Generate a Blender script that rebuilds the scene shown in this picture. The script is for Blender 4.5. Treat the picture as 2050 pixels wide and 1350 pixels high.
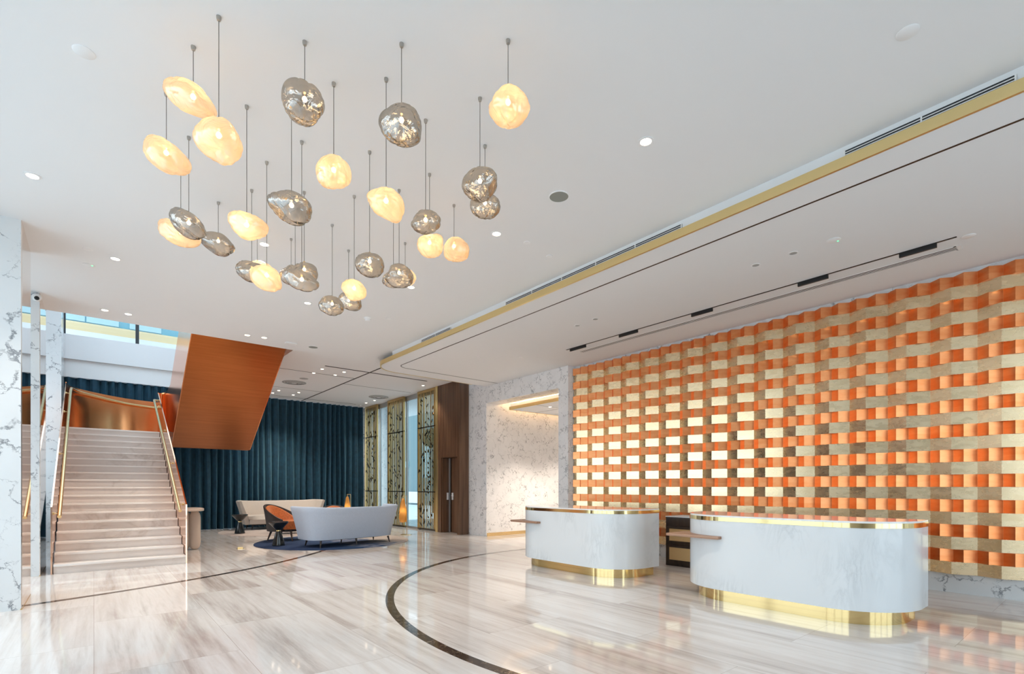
import bpy, bmesh, math, random
from mathutils import Vector, Matrix
for o in list(bpy.data.objects): bpy.data.objects.remove(o, do_unlink=True)
random.seed(7)
PI = math.pi
SC = bpy.context.scene
COL = SC.collection

# ---------------------------------------------------------------- camera, world, exposure
YAW = math.radians(39.463)
cam_d = bpy.data.cameras.new('camera')
cam_d.sensor_width = 36.0
cam_d.lens = 1016.7 / 2050 * 36.0
cam_d.shift_y = (975 - 675) / 2050
cam_d.clip_start = 0.05
cam_d.clip_end = 300
cam = bpy.data.objects.new('camera', cam_d)
COL.objects.link(cam)
cam.location = (0, 0, 1.3)
cam.rotation_euler = (PI / 2, 0, -YAW)
SC.camera = cam

SC.view_settings.view_transform = 'Standard'
SC.view_settings.look = 'None'
SC.view_settings.gamma = 1.0
SC.view_settings.exposure = 0.15
SC.view_settings.use_curve_mapping = False

world = bpy.data.worlds.new('sky')
SC.world = world
world.use_nodes = True
wn, wl = world.node_tree.nodes, world.node_tree.links
wn.clear()
w_out = wn.new('ShaderNodeOutputWorld')
w_bg = wn.new('ShaderNodeBackground')
w_tc = wn.new('ShaderNodeTexCoord')
w_sep = wn.new('ShaderNodeSeparateXYZ')
w_rmp = wn.new('ShaderNodeValToRGB')
wl.new(w_tc.outputs['Generated'], w_sep.inputs[0])
wl.new(w_sep.outputs['Z'], w_rmp.inputs[0])
w_rmp.color_ramp.elements[0].position = 0.0
w_rmp.color_ramp.elements[0].color = (0.86, 0.92, 1.0, 1)
w_rmp.color_ramp.elements[1].position = 0.6
w_rmp.color_ramp.elements[1].color = (0.72, 0.85, 1.0, 1)
wl.new(w_rmp.outputs[0], w_bg.inputs['Color'])
w_bg.inputs['Strength'].default_value = 3.1
wl.new(w_bg.outputs[0], w_out.inputs[0])

def portal(loc, rot, sx, sy):
    d = bpy.data.lights.new('daylight_portal', 'AREA')
    d.shape = 'RECTANGLE'; d.size = sx; d.size_y = sy
    d.cycles.is_portal = True
    o = bpy.data.objects.new('daylight_portal', d)
    COL.objects.link(o); o.location = loc; o.rotation_euler = rot
# openings through which the sky lights the hall: the glazed street front, the rear glazing, the high window over the stairs, the added side window and skylight
portal((-1.95, 2.7, 2.06), (0, -PI / 2, 0), 4.1, 8.6)
portal((-1.95, 9.25, 2.0), (0, -PI / 2, 0), 4.0, 1.5)
portal((-1.95, 13.7, 2.6), (0, -PI / 2, 0), 3.6, 4.7)
portal((4.7, -5.5, 2.06), (PI / 2, 0, 0), 6.6, 4.1)
portal((1.0, 14.2, 7.3), (0, 0, 0), 3.8, 5.4)
portal((7.95, 15.3, 2.1), (0, PI / 2, 0), 4.1, 5.1)
portal((0.9, 18.15, 6.1), (-PI / 2, 0, 0), 4.2, 1.7)

# ---------------------------------------------------------------- material helpers
def mat(name):
    m = bpy.data.materials.new(name); m.use_nodes = True
    nt = m.node_tree
    b = nt.nodes.get('Principled BSDF')
    return m, nt.nodes, nt.links, b
def plain(name, col, rough=0.5, metal=0.0, spec=0.5, coat=0.0, bump=0.0, bscale=60, sheen=0.0):
    m, n, l, b = mat(name)
    b.inputs['Base Color'].default_value = (*col, 1)
    b.inputs['Roughness'].default_value = rough
    b.inputs['Metallic'].default_value = metal
    b.inputs['Specular IOR Level'].default_value = spec
    b.inputs['Coat Weight'].default_value = coat
    b.inputs['Sheen Weight'].default_value = sheen
    tc = n.new('ShaderNodeTexCoord'); nz = n.new('ShaderNodeTexNoise')
    l.new(tc.outputs['Object'], nz.inputs['Vector']); nz.inputs['Scale'].default_value = bscale
    rm = n.new('ShaderNodeMapRange')
    l.new(nz.outputs['Fac'], rm.inputs[0])
    rm.inputs[3].default_value = max(0, rough - 0.03); rm.inputs[4].default_value = rough + 0.03
    l.new(rm.outputs[0], b.inputs['Roughness'])
    if bump:
        bp = n.new('ShaderNodeBump'); bp.inputs['Strength'].default_value = bump; bp.inputs['Distance'].default_value = 0.005
        l.new(nz.outputs['Fac'], bp.inputs['Height']); l.new(bp.outputs[0], b.inputs['Normal'])
    return m
def emis(name, col, s):
    m, n, l, b = mat(name)
    b.inputs['Base Color'].default_value = (*col, 1)
    b.inputs['Emission Color'].default_value = (*col, 1)
    b.inputs['Emission Strength'].default_value = s
    return m
def ramp(n, stops, interp='LINEAR'):
    r = n.new('ShaderNodeValToRGB'); cr = r.color_ramp; cr.interpolation = interp
    while len(cr.elements) < len(stops): cr.elements.new(0.5)
    for e, (p, c) in zip(cr.elements, stops):
        e.position = p
        e.color = (*c, 1) if isinstance(c, tuple) else (c, c, c, 1)
    return r
def mathn(n, l, op, a, b=None):
    q = n.new('ShaderNodeMath'); q.operation = op
    for i, v in enumerate((a, b)):
        if v is None: continue
        if isinstance(v, (int, float)): q.inputs[i].default_value = v
        else: l.new(v, q.inputs[i])
    return q.outputs[0]

def marble_veined(name, base, vein, scale=2.2, rough=0.12, seam=True):
    m, n, l, b = mat(name)
    tc = n.new('ShaderNodeTexCoord')
    nz = n.new('ShaderNodeTexNoise'); nz.inputs['Scale'].default_value = scale * 1.6; nz.inputs['Detail'].default_value = 8; nz.inputs['Roughness'].default_value = .68
    l.new(tc.outputs['Object'], nz.inputs['Vector'])
    mx = n.new('ShaderNodeVectorMath'); mx.operation = 'SCALE'; mx.inputs['Scale'].default_value = 0.55
    l.new(nz.outputs['Color'], mx.inputs[0])
    ad = n.new('ShaderNodeVectorMath'); ad.operation = 'ADD'
    l.new(tc.outputs['Object'], ad.inputs[0]); l.new(mx.outputs[0], ad.inputs[1])
    vo = n.new('ShaderNodeTexVoronoi'); vo.feature = 'DISTANCE_TO_EDGE'; vo.inputs['Scale'].default_value = scale
    l.new(ad.outputs[0], vo.inputs['Vector'])
    mk = n.new('ShaderNodeTexNoise'); mk.inputs['Scale'].default_value = scale * 1.1; mk.inputs['Detail'].default_value = 3
    l.new(tc.outputs['Object'], mk.inputs['Vector'])
    thick = n.new('ShaderNodeMapRange'); l.new(mk.outputs['Fac'], thick.inputs[0])
    thick.inputs[1].default_value = .42; thick.inputs[2].default_value = .72; thick.inputs[3].default_value = .004; thick.inputs[4].default_value = .075
    rat = mathn(n, l, 'DIVIDE', vo.outputs['Distance'], thick.outputs[0])
    r1 = ramp(n, [(0, 1.0), (.35, .75), (1.0, 0.0)])
    l.new(rat, r1.inputs[0])
    br = n.new('ShaderNodeTexNoise'); br.inputs['Scale'].default_value = scale * 5; br.inputs['Detail'].default_value = 5
    l.new(tc.outputs['Object'], br.inputs['Vector'])
    r2 = ramp(n, [(.36, 0.0), (.56, 1.0)]); l.new(br.outputs['Fac'], r2.inputs[0])
    fac = mathn(n, l, 'MULTIPLY', r1.outputs[0], r2.outputs[0])
    cl = n.new('ShaderNodeTexNoise'); cl.inputs['Scale'].default_value = scale * .6; cl.inputs['Detail'].default_value = 4
    l.new(tc.outputs['Object'], cl.inputs['Vector'])
    rc = ramp(n, [(.35, base), (.7, tuple(c * .93 for c in base))]); l.new(cl.outputs['Fac'], rc.inputs[0])
    mix = n.new('ShaderNodeMix'); mix.data_type = 'RGBA'
    l.new(fac, mix.inputs[0]); l.new(rc.outputs[0], mix.inputs[6]); mix.inputs[7].default_value = (*vein, 1)
    l.new(mix.outputs[2], b.inputs['Base Color'])
    b.inputs['Roughness'].default_value = rough
    return m
def marble_soft(name, base, vein, amount=.5, rough=.15, scale=1.6, rot=(0.5, 0.6, 0.3)):
    m, n, l, b = mat(name)
    tc = n.new('ShaderNodeTexCoord'); mp = n.new('ShaderNodeMapping')
    mp.inputs['Rotation'].default_value = rot; mp.inputs['Scale'].default_value = (1, 3.4, 1)
    l.new(tc.outputs['Object'], mp.inputs['Vector'])
    nz = n.new('ShaderNodeTexNoise'); nz.inputs['Scale'].default_value = scale; nz.inputs['Detail'].default_value = 9; nz.inputs['Roughness'].default_value = .62; nz.inputs['Distortion'].default_value = .8
    l.new(mp.outputs[0], nz.inputs['Vector'])
    d = mathn(n, l, 'SUBTRACT', nz.outputs['Fac'], .5); d = mathn(n, l, 'ABSOLUTE', d)
    r = ramp(n, [(0, 1.0), (.015, .55), (.07, 0.0)]); l.new(d, r.inputs[0])
    mk = n.new('ShaderNodeTexNoise'); mk.inputs['Scale'].default_value = 1.3; l.new(tc.outputs['Object'], mk.inputs['Vector'])
    r2 = ramp(n, [(.45, 0.0), (.68, 1.0)]); l.new(mk.outputs['Fac'], r2.inputs[0])
    f = mathn(n, l, 'MULTIPLY', r.outputs[0], r2.outputs[0]); f = mathn(n, l, 'MULTIPLY', f, amount)
    mix = n.new('ShaderNodeMix'); mix.data_type = 'RGBA'
    l.new(f, mix.inputs[0]); mix.inputs[6].default_value = (*base, 1); mix.inputs[7].default_value = (*vein, 1)
    l.new(mix.outputs[2], b.inputs['Base Color']); b.inputs['Roughness'].default_value = rough
    return m
def floor_marble():
    m, n, l, b = mat('wood_vein_marble_floor')
    tc = n.new('ShaderNodeTexCoord')
    sw = n.new('ShaderNodeMapping'); sw.inputs['Rotation'].default_value = (0, 0, PI / 2)
    l.new(tc.outputs['Object'], sw.inputs['Vector'])
    bk = n.new('ShaderNodeTexBrick'); bk.inputs['Scale'].default_value = 1.0
    bk.inputs['Brick Width'].default_value = 1.8; bk.inputs['Row Height'].default_value = .9
    bk.inputs['Mortar Size'].default_value = .0016; bk.inputs['Mortar Smooth'].default_value = 0
    bk.inputs['Color1'].default_value = (0, 0, 0, 1); bk.inputs['Color2'].default_value = (1, 1, 1, 1); bk.inputs['Mortar'].default_value = (.5, .5, .5, 1)
    bk.offset = .5
    l.new(sw.outputs[0], bk.inputs['Vector'])
    sc = n.new('ShaderNodeVectorMath'); sc.operation = 'SCALE'; sc.inputs['Scale'].default_value = 23.0
    l.new(bk.outputs['Color'], sc.inputs[0])
    mp = n.new('ShaderNodeMapping'); mp.inputs['Scale'].default_value = (3.2, .28, 1); mp.inputs['Rotation'].default_value = (0, 0, .02)
    l.new(tc.outputs['Object'], mp.inputs['Vector'])
    ad = n.new('ShaderNodeVectorMath'); ad.operation = 'ADD'; l.new(mp.outputs[0], ad.inputs[0]); l.new(sc.outputs[0], ad.inputs[1])
    n1 = n.new('ShaderNodeTexNoise'); n1.inputs['Scale'].default_value = 1.0; n1.inputs['Detail'].default_value = 7; n1.inputs['Roughness'].default_value = .66; n1.inputs['Distortion'].default_value = .35
    l.new(ad.outputs[0], n1.inputs['Vector'])
    mp2 = n.new('ShaderNodeMapping'); mp2.inputs['Scale'].default_value = (22, .7, 1)
    l.new(tc.outputs['Object'], mp2.inputs['Vector'])
    ad2 = n.new('ShaderNodeVectorMath'); ad2.operation = 'ADD'; l.new(mp2.outputs[0], ad2.inputs[0]); l.new(sc.outputs[0], ad2.inputs[1])
    n2 = n.new('ShaderNodeTexNoise'); n2.inputs['Scale'].default_value = 1.0; n2.inputs['Detail'].default_value = 5; n2.inputs['Distortion'].default_value = .5
    l.new(ad2.outputs[0], n2.inputs['Vector'])
    mxx = mathn(n, l, 'MULTIPLY', n2.outputs['Fac'], .30)
    sm = mathn(n, l, 'ADD', n1.outputs['Fac'], mxx)
    bkv = n.new('ShaderNodeSeparateColor'); l.new(bk.outputs['Color'], bkv.inputs[0])
    off = mathn(n, l, 'MULTIPLY', bkv.outputs[0], .10)
    sm = mathn(n, l, 'ADD', sm, off)
    r = ramp(n, [(.42, (.36, .29, .255)), (.55, (.54, .47, .43)), (.66, (.69, .63, .59)), (.80, (.79, .75, .72)), (.95, (.61, .55, .51))])
    l.new(sm, r.inputs[0])
    mix = n.new('ShaderNodeMix'); mix.data_type = 'RGBA'
    l.new(bk.outputs['Fac'], mix.inputs[0]); l.new(r.outputs[0], mix.inputs[6]); mix.inputs[7].default_value = (.45, .38, .33, 1)
    l.new(mix.outputs[2], b.inputs['Base Color'])
    b.inputs['Roughness'].default_value = .055
    b.inputs['Specular IOR Level'].default_value = .62
    return m
def leaf_metal(name, c1, c2, rough, w=.2215, rowh=.1515, seam=.55):
    m, n, l, b = mat(name)
    tc = n.new('ShaderNodeTexCoord'); sp = n.new('ShaderNodeSeparateXYZ'); l.new(tc.outputs['Object'], sp.inputs[0])
    cy = mathn(n, l, 'DIVIDE', sp.outputs['Y'], w); fy = mathn(n, l, 'FLOOR', cy); frac = mathn(n, l, 'FRACT', cy)
    cz = mathn(n, l, 'FLOOR', mathn(n, l, 'DIVIDE', sp.outputs['Z'], rowh))
    cb = n.new('ShaderNodeCombineXYZ'); l.new(fy, cb.inputs[0]); l.new(cz, cb.inputs[1])
    wn_ = n.new('ShaderNodeTexWhiteNoise'); wn_.noise_dimensions = '3D'; l.new(cb.outputs[0], wn_.inputs['Vector'])
    mp = n.new('ShaderNodeMapping'); mp.inputs['Scale'].default_value = (1, 2.2, 5); l.new(tc.outputs['Object'], mp.inputs['Vector'])
    nz = n.new('ShaderNodeTexNoise'); nz.inputs['Scale'].default_value = 4; nz.inputs['Detail'].default_value = 5; nz.inputs['Roughness'].default_value = .6
    l.new(mp.outputs[0], nz.inputs['Vector'])
    f = mathn(n, l, 'ADD', mathn(n, l, 'MULTIPLY', wn_.outputs['Value'], .25), mathn(n, l, 'MULTIPLY', nz.outputs['Fac'], .9))
    r = ramp(n, [(.3, c1), (.8, c2)]); l.new(f, r.inputs[0])
    e = mathn(n, l, 'ABSOLUTE', mathn(n, l, 'SUBTRACT', frac, .5))
    e = mathn(n, l, 'GREATER_THAN', e, .493)
    mix = n.new('ShaderNodeMix'); mix.data_type = 'RGBA'; l.new(mathn(n, l, 'MULTIPLY', e, seam), mix.inputs[0])
    l.new(r.outputs[0], mix.inputs[6]); mix.inputs[7].default_value = (.95, .8, .55, 1)
    l.new(mix.outputs[2], b.inputs['Base Color'])
    b.inputs['Metallic'].default_value = 1
    rr = n.new('ShaderNodeMapRange'); l.new(nz.outputs['Fac'], rr.inputs[0]); rr.inputs[1].default_value = .3; rr.inputs[2].default_value = .7
    rr.inputs[3].default_value = rough - .03; rr.inputs[4].default_value = rough + .04
    l.new(rr.outputs[0], b.inputs['Roughness'])
    bp = n.new('ShaderNodeBump'); bp.inputs['Strength'].default_value = .05; bp.inputs['Distance'].default_value = .003
    l.new(nz.outputs['Fac'], bp.inputs['Height']); l.new(bp.outputs[0], b.inputs['Normal'])
    return m
def wood(name, c1, c2, rough=.35, axis='Z', ribs=0.0):
    m, n, l, b = mat(name)
    tc = n.new('ShaderNodeTexCoord'); mp = n.new('ShaderNodeMapping')
    mp.inputs['Scale'].default_value = {'Z': (14, 14, .7), 'Y': (14, .7, 14), 'X': (.7, 14, 14)}[axis]
    l.new(tc.outputs['Object'], mp.inputs['Vector'])
    nz = n.new('ShaderNodeTexNoise'); nz.inputs['Scale'].default_value = 1; nz.inputs['Detail'].default_value = 6; nz.inputs['Distortion'].default_value = .4
    l.new(mp.outputs[0], nz.inputs['Vector'])
    r = ramp(n, [(.35, c1), (.65, c2)]); l.new(nz.outputs['Fac'], r.inputs[0])
    l.new(r.outputs[0], b.inputs['Base Color']); b.inputs['Roughness'].default_value = rough
    return m
def fabric(name, c, rough=.9, sheen=.4, var=.12, scale=300, sheen_tint=(1, 1, 1)):
    m, n, l, b = mat(name)
    tc = n.new('ShaderNodeTexCoord'); nz = n.new('ShaderNodeTexNoise'); nz.inputs['Scale'].default_value = scale; nz.inputs['Detail'].default_value = 2
    l.new(tc.outputs['Object'], nz.inputs['Vector'])
    r = ramp(n, [(.3, tuple(v * (1 - var) for v in c)), (.7, tuple(min(1, v * (1 + var)) for v in c))]); l.new(nz.outputs['Fac'], r.inputs[0])
    l.new(r.outputs[0], b.inputs['Base Color']); b.inputs['Roughness'].default_value = rough
    b.inputs['Sheen Weight'].default_value = sheen; b.inputs['Sheen Roughness'].default_value = .4
    b.inputs['Sheen Tint'].default_value = (*sheen_tint, 1)
    bp = n.new('ShaderNodeBump'); bp.inputs['Strength'].default_value = .15; bp.inputs['Distance'].default_value = .002
    l.new(nz.outputs['Fac'], bp.inputs['Height']); l.new(bp.outputs[0], b.inputs['Normal'])
    return m
def clear_glass(name, tint=(.93, .97, .97), refl=.09):
    m, n, l, b = mat(name); n.remove(b)
    out = n.get('Material Output')
    t = n.new('ShaderNodeBsdfTransparent'); t.inputs[0].default_value = (*tint, 1)
    g = n.new('ShaderNodeBsdfGlossy'); g.inputs['Roughness'].default_value = .01
    mx = n.new('ShaderNodeMixShader')
    lw = n.new('ShaderNodeLayerWeight'); lw.inputs[0].default_value = .5
    f = mathn(n, l, 'ADD', mathn(n, l, 'MULTIPLY', mathn(n, l, 'POWER', lw.outputs['Facing'], 5), .7), .03)
    l.new(f, mx.inputs[0]); l.new(t.outputs[0], mx.inputs[1]); l.new(g.outputs[0], mx.inputs[2])
    l.new(mx.outputs[0], out.inputs['Surface'])
    return m
def shade_glass(name, tint, refl_col, refl, transl_col, transl, rough=.12):
    # blown glass with a thin metallic film: part mirror, part see-through, part diffusing
    m, n, l, b = mat(name); n.remove(b); out = n.get('Material Output')
    tc = n.new('ShaderNodeTexCoord')
    nz = n.new('ShaderNodeTexNoise'); nz.inputs['Scale'].default_value = 7; nz.inputs['Detail'].default_value = 3; nz.inputs['Distortion'].default_value = 1.6
    l.new(tc.outputs['Object'], nz.inputs['Vector'])
    bp = n.new('ShaderNodeBump'); bp.inputs['Strength'].default_value = .8; bp.inputs['Distance'].default_value = .03
    l.new(nz.outputs['Fac'], bp.inputs['Height'])
    t = n.new('ShaderNodeBsdfTransparent'); t.inputs[0].default_value = (*tint, 1)
    tr = n.new('ShaderNodeBsdfTranslucent'); tr.inputs[0].default_value = (*transl_col, 1)
    g = n.new('ShaderNodeBsdfGlossy'); g.inputs['Roughness'].default_value = rough; g.inputs[0].default_value = (*refl_col, 1)
    l.new(bp.outputs[0], g.inputs['Normal'])
    m1 = n.new('ShaderNodeMixShader'); m1.inputs[0].default_value = transl
    l.new(t.outputs[0], m1.inputs[1]); l.new(tr.outputs[0], m1.inputs[2])
    lw = n.new('ShaderNodeLayerWeight'); lw.inputs[0].default_value = .35; l.new(bp.outputs[0], lw.inputs['Normal'])
    f = n.new('ShaderNodeMapRange'); l.new(lw.outputs['Facing'], f.inputs[0]); f.inputs[3].default_value = refl; f.inputs[4].default_value = min(1, refl + .35)
    m2 = n.new('ShaderNodeMixShader'); l.new(f.outputs[0], m2.inputs[0])
    l.new(m1.outputs[0], m2.inputs[1]); l.new(g.outputs[0], m2.inputs[2])
    l.new(m2.outputs[0], out.inputs['Surface'])
    return m
def rattan():
    m, n, l, b = mat('woven_rattan')
    tc = n.new('ShaderNodeTexCoord'); mp = n.new('ShaderNodeMapping'); mp.inputs['Scale'].default_value = (1, 46, 46)
    l.new(tc.outputs['Object'], mp.inputs['Vector'])
    sp = n.new('ShaderNodeSeparateXYZ'); l.new(mp.outputs[0], sp.inputs[0])
    a = mathn(n, l, 'ABSOLUTE', mathn(n, l, 'SUBTRACT', mathn(n, l, 'FRACT', sp.outputs['Y']), .5))
    c = mathn(n, l, 'ABSOLUTE', mathn(n, l, 'SUBTRACT', mathn(n, l, 'FRACT', sp.outputs['Z']), .5))
    h = mathn(n, l, 'MULTIPLY', mathn(n, l, 'LESS_THAN', a, .2), mathn(n, l, 'LESS_THAN', c, .2))
    mix = n.new('ShaderNodeMix'); mix.data_type = 'RGBA'; l.new(h, mix.inputs[0])
    mix.inputs[6].default_value = (.72, .48, .22, 1); mix.inputs[7].default_value = (.06, .035, .02, 1)
    l.new(mix.outputs[2], b.inputs['Base Color']); b.inputs['Roughness'].default_value = .6
    return m

M = {}
M['wall_marble'] = marble_veined('white_grey_vein_marble', (.75, .765, .77), (.20, .21, .23), 2.3)
M['inner_marble'] = marble_veined('white_broken_vein_marble', (.86, .84, .83), (.10, .10, .11), 4.0)
M['desk_marble'] = marble_soft('white_desk_marble', (.73, .76, .78), (.45, .48, .50), .55, .13)
M['stair_marble'] = marble_soft('cream_stair_marble', (.84, .78, .73), (.62, .52, .46), .5, .18, 1.2, (0, 0, 1.4))
M['floor'] = floor_marble()
M['dark_marble'] = marble_veined('dark_brown_marble', (.055, .035, .026), (.42, .32, .22), 7.0, .08)
M['ceiling'] = plain('white_plaster', (.83, .83, .83), .85, spec=.2)
M['white_paint'] = plain('white_paint', (.82, .83, .84), .6)
M['grey_paint'] = plain('pale_grey_paint', (.78, .78, .79), .7)
M['gold_trim'] = plain('satin_gold_trim', (.82, .65, .32), .38, 1.0)
M['brass'] = plain('polished_brass', (.83, .64, .31), .10, 1.0)
M['brushed_brass'] = plain('brushed_brass', (.72, .52, .26), .25, 1.0)
M['gold_leaf'] = leaf_metal('pale_gold_leaf', (.84, .645, .39), (.90, .72, .47), .27)
M['copper_leaf'] = leaf_metal('copper_leaf', (.80, .27, .09), (.90, .39, .17), .34, seam=.35)
M['copper'] = plain('copper_sheet', (.94, .38, .16), .18, 1.0, bscale=6)
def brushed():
    m, n, l, b = mat('brushed_copper_shaded')
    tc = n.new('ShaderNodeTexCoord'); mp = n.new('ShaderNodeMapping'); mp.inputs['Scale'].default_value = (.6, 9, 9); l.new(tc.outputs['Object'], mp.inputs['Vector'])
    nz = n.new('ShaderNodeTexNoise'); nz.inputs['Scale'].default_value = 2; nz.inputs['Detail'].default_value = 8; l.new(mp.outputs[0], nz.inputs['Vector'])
    r = ramp(n, [(.3, (.52, .160, .040)), (.7, (.60, .195, .052))]); l.new(nz.outputs['Fac'], r.inputs[0]); l.new(r.outputs[0], b.inputs['Base Color'])  # copper darkened: the weaker light under the flight is put into the colour
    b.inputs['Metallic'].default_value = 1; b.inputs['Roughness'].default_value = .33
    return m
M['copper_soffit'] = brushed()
M['copper_mirror'] = plain('rose_copper_mirror', (.96, .62, .45), .05, 1.0)
M['riser_marble'] = marble_soft('rose_cream_riser_marble', (.75, .67, .62), (.5, .4, .34), .6, .22, 1.2, (0, 0, 1.4))
M['mirror'] = plain('bronze_mirror', (.80, .69, .62), .02, 1.0)
M['dark_bronze'] = plain('dark_bronze', (.06, .04, .025), .35, .8)
M['screen_gold'] = plain('aged_screen_gold', (.62, .43, .19), .35, 1.0)
M['groove'] = plain('dark_groove', (.05, .04, .035), .6)
M['black_metal'] = plain('black_metal', (.012, .012, .013), .35, .3)
M['vent_dark'] = plain('dark_vent', (.02, .022, .025), .6)
M['grey_plastic'] = plain('grey_plastic', (.42, .42, .41), .6)
M['speaker_cloth'] = plain('grey_speaker_cloth', (.28, .29, .26), .8)
M['white_plastic'] = plain('white_plastic', (.85, .85, .85), .4)
M['frame_dark'] = plain('dark_window_frame', (.03, .035, .04), .4)
M['frame_light'] = plain('pale_window_frame', (.45, .46, .46), .35, .7)
M['curtain'] = fabric('teal_velvet', (.006, .045, .078), .75, .38, .25, 8, (.35, .75, .95))
M['sofa_grey'] = fabric('grey_blue_wool', (.48, .55, .66), .9, .2, .12, 160)
M['sofa_beige'] = fabric('beige_wool', (.58, .50, .43), .9, .2, .1, 160)
M['velvet_orange'] = fabric('burnt_orange_velvet', (.50, .125, .025), .6, .6, .2, 30, (1, .6, .3))
M['shell_dark'] = fabric('dark_brown_leather', (.025, .014, .011), .4, .05, .2, 60)
M['walnut_dark'] = wood('dark_walnut', (.022, .013, .010), (.05, .03, .02), .4)
M['walnut'] = wood('walnut_panel', (.085, .040, .020), (.17, .085, .045), .33)
M['shelf_wood'] = wood('oak_shelf', (.30, .16, .10), (.45, .27, .18), .4, 'Y')
M['table_black'] = plain('black_lacquer', (.012, .015, .017), .2, 0, .5, .4)
M['stone_beige'] = plain('beige_plaster_stone', (.62, .50, .41), .7, bump=.3, bscale=30)
M['rug_beige'] = fabric('beige_rug', (.50, .41, .36), 1, .1, .1, 120)
M['glass'] = clear_glass('clear_glass')
M['green_glass'] = clear_glass('green_tinted_glass', (.78, .86, .87))
M['tinted_glass'] = clear_glass('sun_tinted_glass', (.74, .77, .78))
M['rattan'] = rattan()
M['amber'] = shade_glass('amber_blown_glass', (1.0, .86, .64), (1.0, .92, .84), .19, (1.0, .77, .54), .78)
M['silver'] = shade_glass('silvered_blown_glass', (.62, .57, .50), (.50, .49, .47), .60, (.58, .50, .41), .42, .10)
M['lamp_amber'] = shade_glass('amber_lantern_glass', (.9, .65, .32), (.9, .7, .4), .12, (.85, .52, .18), .85, .3)
M['cord'] = plain('grey_cord', (.20, .18, .16), .5)
M['mount_metal'] = plain('steel_mount', (.45, .43, .40), .3, .9)
M['bulb'] = emis('warm_bulb', (1.0, .74, .42), 25)
M['spot_glow'] = emis('warm_spot_lens', (1.0, .80, .58), 16)
M['cove_glow'] = emis('warm_cove_strip', (1.0, .66, .36), 22)
M['cyan_glass'] = plain('cyan_facade_glass', (.09, .33, .42), .15, 0, .6)
M['pale_cyan'] = plain('pale_blind_glass', (.40, .60, .66), .3)
M['cream'] = plain('cream_facade_band', (.78, .62, .36), .8)
M['paving'] = plain('light_paving', (.72, .72, .71), .8)
M['teal_facade'] = plain('teal_street_facade', (.11, .19, .21), .3)
M['foliage'] = plain('shrub_green', (.035, .06, .045), .8, bump=1, bscale=20)
M['green_led'] = emis('green_led', (.1, .9, .3), 2)

def rug_two_tone():
    m, n, l, b = mat('blue_to_grey_rug')
    tc = n.new('ShaderNodeTexCoord'); sp = n.new('ShaderNodeSeparateXYZ'); l.new(tc.outputs['Object'], sp.inputs[0])
    mp = n.new('ShaderNodeMapping'); mp.inputs['Scale'].default_value = (.8, 2.2, 1); l.new(tc.outputs['Object'], mp.inputs['Vector'])
    nz = n.new('ShaderNodeTexNoise'); nz.inputs['Scale'].default_value = 2.2; nz.inputs['Detail'].default_value = 5; nz.inputs['Distortion'].default_value = 1
    l.new(mp.outputs[0], nz.inputs['Vector'])
    s = mathn(n, l, 'ADD', mathn(n, l, 'MULTIPLY', sp.outputs['X'], .40), mathn(n, l, 'MULTIPLY', nz.outputs['Fac'], .75))
    r = ramp(n, [(.0, (.012, .03, .085)), (.30, (.018, .05, .12)), (.42, (.20, .21, .27)), (.52, (.03, .07, .16)), (.66, (.35, .33, .33)), (.8, (.50, .43, .38))])
    l.new(s, r.inputs[0]); l.new(r.outputs[0], b.inputs['Base Color']); b.inputs['Roughness'].default_value = 1
    return m
M['rug_blue'] = rug_two_tone()

# ---------------------------------------------------------------- mesh helpers
def finish(bm, name, m, parent=None, sharp=.6, loc=None):
    bmesh.ops.recalc_face_normals(bm, faces=bm.faces[:])
    for f in bm.faces: f.smooth = True
    for e in bm.edges:
        if len(e.link_faces) == 2 and e.calc_face_angle(0) > sharp: e.smooth = False
        elif len(e.link_faces) != 2: e.smooth = False
    me = bpy.data.meshes.new(name); bm.to_mesh(me); bm.free()
    if m is not None: me.materials.append(m)
    o = bpy.data.objects.new(name, me); COL.objects.link(o)
    if parent: o.parent = parent
    if loc: o.location = loc
    return o
def box(bm, x0, y0, z0, x1, y1, z1, bev=0.0):
    v = [bm.verts.new(p) for p in ((x0,y0,z0),(x1,y0,z0),(x1,y1,z0),(x0,y1,z0),(x0,y0,z1),(x1,y0,z1),(x1,y1,z1),(x0,y1,z1))]
    fs = [bm.faces.new([v[i] for i in q]) for q in ((0,3,2,1),(4,5,6,7),(0,1,5,4),(1,2,6,5),(2,3,7,6),(3,0,4,7))]
    if bev:
        es = set(e for f in fs for e in f.edges)
        bmesh.ops.bevel(bm, geom=list(es), offset=bev, segments=2, affect='EDGES', profile=.6)
def prism(bm, pts, z0, z1, axis='z'):
    def P(p, q):
        return {'z': (p[0], p[1], q), 'x': (q, p[0], p[1]), 'y': (p[0], q, p[1])}[axis]
    a = [bm.verts.new(P(p, z0)) for p in pts]; c = [bm.verts.new(P(p, z1)) for p in pts]
    n = len(pts)
    bm.faces.new(a[::-1]); bm.faces.new(c)
    for i in range(n): bm.faces.new((a[i], a[(i+1) % n], c[(i+1) % n], c[i]))
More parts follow.
